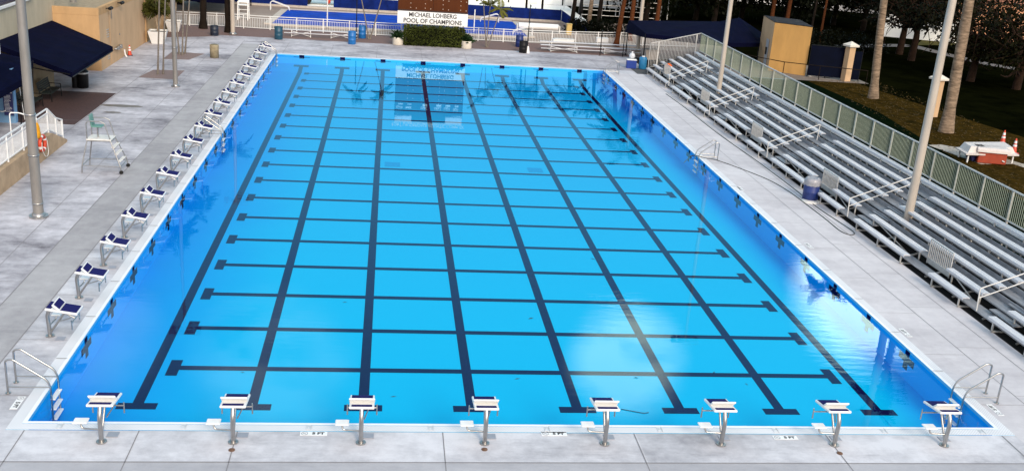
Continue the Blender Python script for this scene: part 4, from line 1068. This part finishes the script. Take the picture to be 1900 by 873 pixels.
for a, c in ((9.85, 11.45), (19.25, 21.2), (28.55, 30.2), (37.75, 39.3), (46.6, 48.4)):
    b = MB(); x = .80; c = min(c, a+1.5)
    b.tube([(x, a, .22), (x, a, 1.12), (x, c, 1.12), (x, c, .22)], .025, 8, .03); b.tube([(x, a, .42), (x, c, .42)], .02, 6)
    k = int((c-a)/.11)
    for j in range(1, k): b.box((x, a+(c-a)*j/k, .77), (.02, .035, .68))
    b.box((x, (a+c)/2, .32), (.02, c-a, .16))
    b.build('guard_panel', alufr, B)
fgreen = mat('fence_mesh_grey_green', (.29, .34, .26), .5, .2, var=.15)
b = MB(); x = 3.98
b.bar((x, -6.5, 2.74), (x, 50.8, 2.95), .06, .05); b.bar((x, -6.5, 1.66), (x, 50.8, 1.72), .05, .05)
b.build('guard_rail', alufr, B)
b = MB(); y = -6.4
while y < 50.7:
    h = 2.72+(y+6.5)/57.3*.21; b.box((x, y, (h+1.66)/2), (.018, .016, h-1.66)); y += .11
b.build('guard_pickets', fgreen, B)
y = -6.5
while y < 51:
    h = 2.74+(y+6.5)/57.3*.21; b = MB(); b.box((x+.035, y, (h+.0)/2), (.06, .07, h)); b.build('guard_post', alufr, B); y += 1.86
b = MB(); ye = 50.8
b.bar((.35, ye, 2.05), (x, ye, 2.95), .05, .05); b.bar((.38, ye, .3), (x, ye, 1.3), .04, .04); b.cyl((.35, ye, .0), (.35, ye, 2.05), .03, n=8)
for xx in (.95, 3.7): b.box((xx, ye, (2.05+(xx-.35)*.25)/2), (.09, .06, 2.05+(xx-.35)*.25))
b.build('end_rail', alufr, B)
b = MB(); xx = .48
while xx < 3.95:
    z1, z0 = 2.05+(xx-.35)*.248, .3+(xx-.35)*.276; b.box((xx, ye, (z0+z1)/2), (.022, .02, z1-z0)); xx += .105
b.build('end_pickets', alufr, B)
# barrel with bag at bleachers
t = thing('barrel', 'big blue barrel with clear bag liner in the bleacher front gap', 'barrel', (25.95, 19.6, .0))
b = MB(); b.lathe([(0, .0), (.32, .0), (.335, .03), (.335, .34), (.345, .36), (.335, .38), (.335, .78), (.325, .80), (.30, .80), (.30, .3), (0, .3)], n=24); b.build('body', navybar, t)
b = MB(); b.lathe([(.342, .66), (.35, .72), (.348, .78), (.36, .82), (.31, .95), (.24, .99), (.12, .93), (.0, .90)], n=24)
for i, q in enumerate(b.v): b.v[i] = (q[0]*(1+.03*math.sin(i*2.3)), q[1]*(1+.03*math.cos(i*1.7)), q[2]+.015*math.sin(i*3.1))
b.build('bag_liner', mat('clear_grey_bag', (.33, .33, .36), .3, var=.3, scale=8), t)
b = MB(); b.lathe([(.0, .04), (.38, .04), (.40, .004)], n=20); o = b.build('pad', whitedirty); o.location = (25.85, 19.25, .004); tag(o, 'pale round pad on the deck under the bagged blue barrel', 'pad')
t = thing('orange_bag', 'bright orange cloth bag lying on the far bleacher seats', 'bag', G(1240, 126.5, .67)); b = MB(); b.lathe([(0, 0), (.2, .02), (.26, .14), (.18, .26), (.04, .34), (0, .34)], n=12)
for i, q in enumerate(b.v): b.v[i] = (q[0]*(1+.12*math.sin(i*1.9)), q[1]*.8, q[2])
b.build('body', mat('orange_cloth', (.75, .13, .02), .7), t)
# coolers, cans under canopy
t = thing('cooler', 'dark blue ice chest with white lid at the far end of the bleachers', 'cooler', G(1172, 128)+Vector((0, .3, 0)), -.1)
b = MB(); b.box((0, 0, .3), (.72, .45, .6), .03); b.build('body', mat('cooler_blue', (.010, .04, .26), .4, var=.1), t); b = MB(); b.box((0, 0, .63), (.74, .47, .07), .02); b.build('lid', white, t)
t = thing('water_barrel', 'light blue upright drum beside the dark blue ice chest', 'barrel', G(1193, 129)+Vector((0, .25, 0)))
b = MB(); b.lathe([(0, 0), (.27, 0), (.29, .05), (.29, .75), (.25, .85), (.2, .87), (0, .87)], n=20); b.build('body', mat('light_blue_plastic', (.02, .20, .42), .45, var=.15), t); b = MB(); b.cyl((0, 0, .87), (0, 0, .95), .12, n=14); b.build('cap', white, t)
t = thing('utility_cart', 'grey wheeled tub cart under the far canopy', 'cart', G(1208, 118)+Vector((0, .6, 0)), .2)
b = MB(); b.prism([(-.45, .25), (.45, .25), (.6, 1.0), (-.6, 1.0)], 'y', -.4, .4); b.build('tub', mat('grey_cart', (.30, .27, .25), .6, var=.2), t)
for s in (-.35, .35):
    b = MB(); b.cyl((s, -.42, .13), (s, -.34, .13), .13, n=14); b.build('wheel', rubber, t)
t = thing('water_jug', 'clear round jug standing on the dark blue ice chest', 'jug', G(1174, 109.5, .67)+Vector((0, .3, 0))); b = MB(); b.lathe([(0, 0), (.2, .02), (.24, .18), (.18, .34), (.06, .4), (.06, .46), (0, .46)], n=16); b.build('body', mat('pale_jug', (.55, .58, .62), .2), t); b = MB(); b.cyl((0, 0, .46), (0, 0, .5), .07, n=10); b.build('cap', white, t)
b = MB(); rect(b, 25.2, 49.6, 28.2, 52.2, .004); struct(b.build('rubber_mat', mat('grey_mat', (.10, .10, .10), .8, var=.3), fix=False))
# canopy tent
t = thing('team_canopy', 'wide navy canopy tent behind the far end of the bleachers', 'canopy', (30, 54, 0)); o0 = Vector((30, 54, 0))
F0, F1 = AY(1199, 63, 52.6), AY(1352, 80, 54.0); F2 = AY(1410, 80, 57.0)
K0, K1, K2 = AY(1168, 38, 58), AY(1335, 40, 60), AY(1372, 33, 60); E0 = AY(1160, 53, 58.5); K3 = AY(1412, 60, 61)
q = lambda p: p-o0
b = MB(); b.add([q(F0), q(F1), q(K1), q(K0)], [(0, 1, 2, 3)]); b.add([q(F1), q(F2), q(K2), q(K1)], [(0, 1, 2, 3)]); b.add([q(F0), q(K0), q(E0)], [(0, 1, 2)]); b.add([q(F2), q(K3), q(K2)], [(0, 1, 2)])
b.build('canvas', navyfab, t, fix=False)
b = MB(); dz = Vector((0, 0, -.3))
for a, c in ((F0, F1), (F1, F2), (E0, F0)): b.quad(q(a), q(c), q(c)+dz, q(a)+dz)
b.build('valance', navyfab, t, fix=False)
for p in (F0, F1, F2, K0, K2):
    b = MB(); p = q(p); b.cyl((p.x, p.y+.1, 0), (p.x, p.y+.1, p.z-.02), .05, n=8); b.build('post', black, t)
palm(G(1182, 101), G(1182, 101)+Vector((0, 0, 8)), .17, 'pale round trunk rising through the left end of the navy canopy', creampole, leafdark, 14, 2.2)

# ------------------------------------------------------------------ right background
t = thing('ticket_building', 'bright orange stucco building with a grey door behind the bleachers', 'building', (35.9, 53.6, 0), 0)
b = MB()
a0, a1, a2 = G(1418, 131), G(1481, 139.5), G(1396, 114)
o0 = Vector((35.9, 53.6, 0)); hgt = 3.62
fl_ = Vector((36.55, 54.3, 0)); frt = Vector((38.85, 52.6, 0)); lb = Vector((37.2, 58.6, 0)); rb = frt+(lb-fl_)
Q = [p-o0 for p in (fl_, frt, rb, lb)]; up = Vector((0, 0, hgt))
b.quad(Q[0], Q[1], Q[1]+up, Q[0]+up, 0); b.quad(Q[1], Q[2], Q[2]+up, Q[1]+up, 0); b.quad(Q[2], Q[3], Q[3]+up, Q[2]+up, 1); b.quad(Q[3], Q[0], Q[0]+up, Q[3]+up, 1)  # left and back walls take duller beige, their weaker light painted in
orangeb = mat('bright_orange_stucco', (.60, .34, .115), .85, var=.14, scale=1.2, stretch=(1, 1, .3))
b.build('wall', [orangeb, pinkst], t)
b = MB(); b.poly([p+up+Vector((0, 0, .04)) for p in [q*1.02 for q in Q]]); b.build('roof', mat('dark_flat_roof', (.03, .028, .03), .9), t, fix=False)
d = (Q[3]-Q[0]).normalized(); n_ = Vector((d.y, -d.x, 0))*-1
dr = MB(); c0, c1 = Q[0]+d*.9, Q[0]+d*1.9; n_ = Vector((-d.y, d.x, 0)); off = n_*.03
dr.add([c0+off, c1+off, c1+off+Vector((0, 0, 2.2)), c0+off+Vector((0, 0, 2.2))], [(0, 1, 2, 3)]); dd_ = dr.build('door', mat('grey_door', (.42, .44, .48), .5, var=.1), t, fix=False)
s = MB(); mid = (c0+c1)/2+off*1.6+Vector((0, 0, 1.3)); s.box(mid, (.05, .4, .55)); s.build('notice', black, dd_)
# windscreen on right
t = thing('dark_windscreen', 'dark navy windscreen fence between orange building and capped pillar', 'fence', (38.9, 52.3, 0))
b = MB(); b.quad((0, 0, .12), (2.5, -.7, .12), (2.5, -.7, 2.35), (0, 0, 2.35)); b.quad((2.9, -.8, .1), (3.6, -1.0, .1), (3.6, -1.0, 2.2), (2.9, -.8, 2.2)); b.build('screen', darkscreen, t, fix=False)
b = MB(); [b.cyl((x, -.28*x+.04, 0), (x, -.28*x+.04, 2.4), .035, n=6) for x in (0, 1.25, 2.4, 3.6)]; b.tube([(0, .05, 2.38), (2.5, -.65, 2.38)], .025, 6); b.build('posts', black, t)
t = thing('parking_stop', 'short pale concrete bar at the foot of the dark windscreen', 'kerb block', G(1520, 143)); b = MB(); b.box((0, 0, .08), (1.7, .2, .16), .03); b.build('body', whitedirty, t)
t = thing('low_rail', 'thin dark pipe rail across the front of the orange building', 'railing', G(1455, 141)); b = MB()
b.tube([(-2.6, 3.3, 1.02), (-.1, .1, 1.02), (2.3, -.9, 1.02), (5.5, -2.0, 1.02)], .03, 6); [b.cyl((x, y, 0), (x, y, 1.02), .03, n=6) for x, y in ((-.1, .1), (2.3, -.9), (5.5, -2.0))]; b.build('pipe', barkdark, t)
def pillar(u, v, h, label):
    p = G(u, v); t = thing('gate_pillar', label, 'pillar', p, .25, 'stucco gate pillars')
    b = MB(); b.box((0, 0, h/2), (.52, .52, h), .01); b.build('shaft', pinkst, t)
    b = MB(); w = .42; z = h; C = [(-w, -w, z), (w, -w, z), (w, w, z), (-w, w, z)]; C2 = [(x, y, z+.12) for x, y, _ in C]; ap = (0, 0, z+.38)
    for k in range(4): j = (k+1) % 4; b.quad(C[k], C[j], C2[j], C2[k]); b.add([C2[k], C2[j], ap], [(0, 1, 2)])
    b.poly(C[::-1]); b.build('cap', mat('pillar_cap', (.66, .62, .55), .7, var=.1), t)
pillar(1568, 150, 2.55, 'beige pillar with white cap at the end of the dark windscreen')
pillar(1728, 216, 2.35, 'beige pillar with white cap beside the big palm and cream pole')
# lawn strip & leaves
m = MB(); m.poly([(31.2, -12, -.012), (36.0, -12, -.012), (36.6, 20.7, -.012), (37.3, 26.5, -.012), (37.9, 32.1, -.012), (38.8, 40.3, -.012), (38.2, 50.5, -.012), (31.2, 51, -.012)])
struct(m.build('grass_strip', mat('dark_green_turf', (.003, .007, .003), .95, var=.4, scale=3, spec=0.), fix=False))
m = MB(); m.poly([(36.6, 20.7, -.014), (44, 18, -.014), (45.5, 33, -.014), (43.2, 44, -.014), (42, 51, -.014), (38.2, 50.5, -.014), (38.8, 40.3, -.014), (37.9, 32.1, -.014)])
struct(m.build('leaf_litter_ground', mat('leaf_litter', (.045, .026, .005), .95, var=.75, scale=1.6, detail=8, bump=.4, dark=(.010, .009, .003), spec=0.), fix=False))
m = MB()
for i in range(2600):
    x, y = random.uniform(36.8, 44.5), random.uniform(20, 51)
    if x < 36.9+(y-20)*.06: continue
    leaf(m, Vector((x, y, .0)), Vector((random.uniform(-1, 1), random.uniform(-1, 1), .12)), Vector((0, 0, 1)), random.uniform(.1, .22), .06)
stuff(tag(m.build('fallen_leaves', leafmat('fallen_leaf', (.10, .058, .013)), fix=False), 'scattered yellow-brown fallen leaves under the big palms', 'leaves'))
m = MB(); m.poly([(30, 50.9, -.006), (43, 50.5, -.006), (43, 58, -.006), (30, 58, -.006)]); struct(m.build('path', concrete('path_concrete', (.24, .20, .17), (.15, .13, .11)), fix=False))
m = MB(); m.poly([G(1722, 269, -.008), G(1745, 268, -.008), G(1830, 283, -.008), G(1895, 303, -.008), G(1950, 312, -.008), G(1935, 322, -.008), G(1880, 304, -.008), G(1820, 304.5, -.008)])
struct(m.build('concrete_pad', mat('pale_pad', (.42, .38, .33), .85, var=.2), fix=False))
def pline(pts, w, name, m, z):
    b = MB(); P = [Vector((p.x, p.y, z)) for p in pts]
    for i in range(len(P)-1):
        d = (P[i+1]-P[i]).normalized(); n = Vector((-d.y, d.x, 0))*w/2; b.quad(P[i]-n, P[i+1]-n, P[i+1]+n, P[i]+n)
    struct(b.build(name, m, fix=False))
pline([G(1560, 86), G(1640, 84), G(1690, 84), G(1750, 99), G(1830, 118), G(1960, 140)], 1.6, 'park_path', mat('path_grey', (.17, .155, .15), .9, var=.2), -.02)
m = MB(); m.poly([G(1700, 84, -.022), G(1790, 84, -.022), G(1800, 70, -.022), G(1720, 66, -.022)]); struct(m.build('sun_painted_lawn', mat('lawn_painted_sun', (.10, .085, .015), .95, var=.5, scale=.8), fix=False))  # brighter lawn patch, sunlight put into its colour
# white lidded boxes on the pad
TL = [G(1789, 263.5, .82), G(1863, 263, .82), G(1879, 273.5, .82), G(1802, 271.5, .82)]; cen = sum(TL, Vector())/4; cen.z = -.008
t = thing('large_box', 'long white moulded lid covering a trough on the concrete pad', 'box', cen)
ivory = mat('ivory_plastic', (.60, .55, .52), .5, var=.12)
T0 = [p-cen for p in TL]; T1 = [Vector((p.x*1.14, p.y*1.22, .53)) for p in T0]; T2 = [Vector((p.x*1.28, p.y*1.5, .50)) for p in T0]; T3 = [p-Vector((0, 0, .07)) for p in T2]
b = MB(); b.poly(T0)
for R_, Q_ in ((T0, T1), (T1, T2), (T2, T3)):
    for k in range(4): j = (k+1) % 4; b.quad(R_[k], R_[j], Q_[j], Q_[k])
b.build('lid', ivory, t)
b = MB(); D0 = [Vector((p.x*.9, p.y*.95, .42)) for p in T0]; D1 = [Vector((p.x*.8, p.y*.85, .04)) for p in T0]
for k in range(4): j = (k+1) % 4; b.quad(D0[k], D0[j], D1[j], D1[k])
b.poly(D1); b.build('tub', mat('navy_tub', (.010, .014, .07), .5), t)
for p in T1: b = MB(); b.cyl((p.x*.95, p.y*.95, 0), (p.x*.95, p.y*.95, .48), .045, n=8); b.build('leg', white, t)
t = thing('ice_chest', 'red chest with an ivory lid in front of the long white lid', 'cooler', G(1834, 300.5), -.22)
b = MB(); b.box((0, 0, .30), (1.45, .85, .58), .03); b.build('body', mat('red_chest', (.33, .045, .015), .5, var=.15), t)
b = MB(); b.prism([(-.52, .60), (.52, .60), (.50, .72), (.38, .82), (-.38, .82), (-.50, .72)], 'x', -.82, .82); b.build('lid', ivory, t)
b = MB(); b.tube([(.5, -.44, .22), (.62, -.5, .18)], .03, 6); b.box((-.72, -.1, .45), (.04, .25, .06)); b.build('handle', white, t)
t = thing('white_stand', 'small white bracket stand beside the red chest', 'stand', G(1803, 292)); b = MB(); b.tube([(.1, 0, .55), (0, 0, .05), (.25, -.05, .03)], .04, 8, .05); b.build('pipe', white, t)
# big palms on right
palm((40.62, 44.75, 0), (39.9, 44.9, 13.6), .28, 'tall thick palm trunk behind the middle of the bleachers', barkpalm, leafdark, 24, 2.1, 'tall thick palms on the lawn', nl=26, lw=.09, ll=.6)
palm((40.5, 34.77, 0), (40.0, 35.2, 17.5), .33, 'tallest thick palm trunk beside the capped pillar', barkpalm, leafdark, 24, 2.1, 'tall thick palms on the lawn', nl=26, lw=.09, ll=.6)
# palms & trees behind canopy (upper right)
for i, (u, v, du, h, bk, lab) in enumerate(((1143, 86, .7, 6.5, barkwarm, 'reddish palm trunk left of the navy canopy, catching warm light'), (1168, 75, .2, 8, barkwarm, 'reddish palm trunk directly behind the left canopy corner'), (1060, 52, .4, 6, barkdark, 'dark palm trunk in front of the white tents'), (1090, 57, .3, 6.4, barkpalm, 'paler palm trunk between the white tents'), (1108, 60, .3, 6.2, barkdark, 'dark palm trunk at the right of the white tents'),
    (1216, 62, .2, 8, barkwarm, 'rusty palm trunk behind the middle of the canopy'), (1428, 60, .3, 9, barkwarm, 'red-brown trunk rising behind the left of the orange roof'), (1456, 62, .2, 9, barkwarm, 'red-brown trunk rising behind the right of the orange roof'), (1500, 80, .3, 8, barkdark, 'thin dark trunk right of the orange building'), (1520, 82, .4, 8, barkwarm, 'thin reddish trunk second to the right of the orange building'), (976, 26, 0, 8, barkdark, 'thin dark trunk before the white wall near centre'), (1005, 30, .1, 8, barkdark, 'thin dark trunk right of centre before the white wall'))):
    p = G(u, v); palm(p, p+Vector((du, .3, h)), .22 if 'thin' not in lab else .12, lab, bk, leafolive if i < 6 else leafdark, 18, 2.6, 'palms behind the canopy', skirt=(10 if i in (0, 1, 5) else 0), nl=18, lw=.09, ll=.7)
PT = 'dark broadleaf trees of the park'; barktwig = mat('brown_branches', (.030, .016, .010), .9, var=.5, scale=3)
specs = [((1215, 38), 7.0, 4.6, 'dark dense tree behind the left half of the navy canopy'), ((1290, 36), 7.4, 5.2, 'dark tree above the middle of the navy canopy'), ((1375, 34), 7.2, 4.8, 'dark tree with bright gaps behind the canopy peak'),
         ((1455, 44), 7.6, 5.0, 'dark tree behind the orange building roof'), ((1545, 46), 7.4, 5.0, 'dark tree left of the first thick palm, above the windscreen'), ((1600, 58), 7.4, 4.6, 'dark tree directly behind the first thick palm'), ((1690, 112), 7.6, 4.8, 'forked dark tree standing on the lawn between the two thick palms'),
         ((1668, 100), 8, 4.6, 'straight dark tree next to the forked lawn tree'), ((1800, 150), 6.6, 4.6, 'low spreading dark tree right of the thick palms'), ((1885, 165), 6.6, 5.0, 'spreading dark tree at the right edge behind the cones'), ((1790, 96), 8, 5.6, 'tall dark tree left of the peach glow at the upper right'), ((1870, 60), 9, 6.5, 'tall dark tree above the peach house at the upper right')]
for i, (uv, H, R, lab) in enumerate(specs):
    p = G(*uv); tree((p.x, p.y, -.03), H, R, lab, leafdark if i not in (3, 4, 8, 9) else leafolive, barkdark if i < 6 else barktwig, PT, n=(6500 if i < 6 else 3000 if i < 10 else 1700), ls=.32, low=1.1 if i < 6 else 3.0 if i < 8 else 1.8, trunk_r=.26, squash=.62, limbs=26, clumps=36, tw=i >= 6)
BT = 'dark trees in a belt at the back of the park'
for i, (x, y, H, R) in enumerate(((33, 80, 7, 5), (41, 83, 7.5, 5.5), (49, 84, 7, 5.2), (57, 90, 8, 6), (65, 94, 8, 6.5), (74, 98, 9, 7), (84, 100, 9, 7))):
    tree((x, y, -.03), H, R, f'dark belt tree behind the lawn, {ORD[i]} from the canopy side', leafdark, barkdark, BT, n=2600, ls=.5, low=.9, trunk_r=.25, squash=.6, limbs=12, clumps=24)
for i, (uv, H, R, lab) in enumerate((((333, 8), 5.5, 3.6, 'dark round tree behind the far left fence'), ((372, 4), 5.0, 3.2, 'dark tree behind the left palm trunk'))):
    p = G(*uv); tree((p.x, p.y, -.03), H, R, lab, leafolive, barkdark, 'trees beyond the far left fence', n=2200, ls=.32)
# low shrubs at far right-centre
for i, (u, v, s) in enumerate(((1075, 58, 1.0), (1110, 64, 1.2), (1130, 66, 1.3), (1500, 90, 1.6), (1540, 92, 1.6), (1600, 96, 1.7))):
    p = G(u, v); t = thing('shrub', f'dark low shrub, {ORD[i]} from the left along the back of the grounds', 'shrub', p, 0, 'dark shrubs at the back'); c = MB()
    for k in range(700): v_ = rnd(); leaf(c, Vector((v_.x*1.5*s, v_.y*1.0*s, abs(v_.z)*1.2*s)), rnd(), rnd(), .3, .12)
    c.build('leaves', leafdark, t, fix=False); b = MB(); b.tube([(0, 0, 0), (.1, 0, .8)], .06, 6); b.build('stem', barkdark, t)
# backdrop walls added beyond the park for bright gaps and warm glow
t = thing('backdrop_wall', 'added pale backdrop wall for bright gaps between dark trunks beyond the park', 'wall', (62, 106, 0), -.25); b = MB(); b.box((0, 0, 1.6), (70, .4, 3.2)); b.build('wall', mat('pale_far_wall', (.75, .74, .74), .8, var=.1), t); b = MB(); b.box((0, 0, 3.26), (70.2, .6, .12)); b.build('coping', white, t)
t = thing('bright_gap_panel', 'added white panel for the bright gap between the forks of the lawn tree', 'wall', G(1712, 74), -.3); b = MB(); b.box((0, 0, 1.1), (9, .3, 2.2)); b.build('wall', wb, t); b = MB(); b.box((0, 0, 2.24), (9.2, .4, .08)); b.build('coping', white, t)  # added panel that shows as a bright gap in the trees
t = thing('peach_glow_house', 'low house wall with peach sunset glow in its colour at the far right behind the branches', 'house', (76, 82, 0), -.3); b = MB(); b.box((0, 3, 2.0), (16, 6, 4.0)); b.build('wall', mat('peach_glow_wall', (.85, .42, .24), .8, var=.25, scale=.8), t); b = MB(); b.prism([(-.6, 4.0), (6.6, 4.0), (3, 5.6)], 'x', -8.4, 8.4); b.build('roof', mat('terracotta', (.3, .13, .08), .8), t)  # warm sunset glow put into the wall colour

# ------------------------------------------------------------------ world, sun, camera
SUN_EL, SUN_AZ = math.radians(29), math.radians(163)
w = bpy.data.worlds.new('World'); S.world = w; w.use_nodes = True
N, K = w.node_tree.nodes, w.node_tree.links
bg = N['Background']; bg.inputs['Strength'].default_value = .15
sky = N.new('ShaderNodeTexSky'); sky.sky_type = 'NISHITA'; sky.sun_disc = False; sky.sun_elevation = SUN_EL; sky.sun_rotation = SUN_AZ
sky.air_density = 1.0; sky.dust_density = 1.5; sky.ozone_density = 1.5
tc = N.new('ShaderNodeTexCoord')
def wm(op, a, b_=0.):
    q = N.new('ShaderNodeMath'); q.operation = op
    for i, x in enumerate((a, b_)):
        if isinstance(x, (int, float)): q.inputs[i].default_value = x
        else: K.new(x, q.inputs[i])
    return q.outputs[0]
def blob(az, el, lo, hi):
    d = N.new('ShaderNodeVectorMath'); d.operation = 'DOT_PRODUCT'; a, e = math.radians(az), math.radians(el)
    d.inputs[1].default_value = (math.sin(a)*math.cos(e), math.cos(a)*math.cos(e), math.sin(e)); K.new(nrm.outputs[0], d.inputs[0])
    r = N.new('ShaderNodeMapRange'); r.interpolation_type = 'SMOOTHSTEP'; r.inputs[1].default_value = math.cos(math.radians(hi)); r.inputs[2].default_value = math.cos(math.radians(lo)); K.new(d.outputs['Value'], r.inputs[0])
    return r.outputs[0]
nrm = N.new('ShaderNodeVectorMath'); nrm.operation = 'NORMALIZE'; K.new(tc.outputs['Generated'], nrm.inputs[0])
mp = N.new('ShaderNodeMapping'); mp.inputs['Scale'].default_value = (1, 1, 2.2); K.new(nrm.outputs[0], mp.inputs['Vector'])
nz = N.new('ShaderNodeTexNoise'); nz.inputs['Scale'].default_value = 2.6; nz.inputs['Detail'].default_value = 8; nz.inputs['Roughness'].default_value = .55; K.new(mp.outputs[0], nz.inputs['Vector'])
cr = N.new('ShaderNodeMapRange'); cr.interpolation_type = 'SMOOTHSTEP'; cr.inputs[1].default_value = .38; cr.inputs[2].default_value = .58; K.new(nz.outputs['Fac'], cr.inputs[0])
mx = N.new('ShaderNodeMix'); mx.data_type = 'RGBA'; K.new(sky.outputs[0], mx.inputs[6]); K.new(wm('MULTIPLY', cr.outputs[0], .85), mx.inputs[0])
cm = N.new('ShaderNodeMix'); cm.data_type = 'RGBA'; cm.inputs[6].default_value = (10.5, 10.2, 10.4, 1); cm.inputs[7].default_value = (2.6, 4.9, 7.4, 1); K.new(blob(8, 18, 22, 62), cm.inputs[0]); K.new(cm.outputs[2], mx.inputs[7])
nf = N.new('ShaderNodeTexNoise'); nf.inputs['Scale'].default_value = 11.; nf.inputs['Detail'].default_value = 7; K.new(mp.outputs[0], nf.inputs['Vector'])
# warm lit cloud banks low in the sky ahead, then added glare patches
def addblob(prev, az, el, lo, hi, col, k):
    m2 = N.new('ShaderNodeMix'); m2.data_type = 'RGBA'; m2.inputs[7].default_value = (*col, 1); K.new(prev, m2.inputs[6])
    f = wm('MULTIPLY', blob(az, el, lo, hi), wm('MINIMUM', wm('MAXIMUM', wm('ADD', wm('MULTIPLY', nf.outputs['Fac'], 3.6), -1.25), 0.), 1.)); K.new(wm('MINIMUM', wm('MULTIPLY', f, k), 1.), m2.inputs[0]); return m2.outputs[2]
fm = N.new('ShaderNodeMix'); fm.data_type = 'RGBA'; fm.inputs[7].default_value = (1.9, 4.7, 6.4, 1); K.new(mx.outputs[2], fm.inputs[6]); K.new(wm('MULTIPLY', blob(0, 16, 34, 95), .80), fm.inputs[0])
o_ = addblob(fm.outputs[2], 15.3, 25.2, 0.1, 3.8, (30, 25, 19), 1.3)
o_ = addblob(o_, 28.4, 19.4, 0.3, 4.6, (56, 49, 39), 1.7)
o_ = addblob(o_, -6.5, 26.5, 0.5, 5.0, (11, 11, 11), 1.2)  # soft sky patch added to imitate mild lens glare on the left water
o_ = addblob(o_, -17.0, 24.0, 0.5, 4.5, (11, 12, 13), 1.0)  # second sky patch added for the same glare
K.new(o_, bg.inputs['Color'])
sl = bpy.data.lights.new('sun', 'SUN'); sl.energy = 3.0; sl.angle = math.radians(18); sl.color = (1, .86, .68)
so = bpy.data.objects.new('sun', sl); COL.objects.link(so)
sd = Vector((math.sin(SUN_AZ)*math.cos(SUN_EL), math.cos(SUN_AZ)*math.cos(SUN_EL), math.sin(SUN_EL)))
so.rotation_euler = sd.to_track_quat('Z', 'Y').to_euler(); so.location = (0, -40, 40)
cam = bpy.data.cameras.new('camera'); cam.sensor_width = 36; cam.lens = CF/1900*36; cam.clip_end = 4000; cam.clip_start = .1
co = bpy.data.objects.new('camera', cam); COL.objects.link(co); co.location = CO; co.rotation_euler = (1.24125, -0.069744, -0.1095875); S.camera = co
S.view_settings.view_transform = 'Standard'; S.view_settings.look = 'None'; S.view_settings.exposure = 0
S.render.engine = 'CYCLES'; S.cycles.use_denoising = True; S.cycles.max_bounces = 8; S.cycles.transparent_max_bounces = 12
S.cycles.caustics_reflective = False; S.cycles.caustics_refractive = False
bpy.context.view_layer.update()
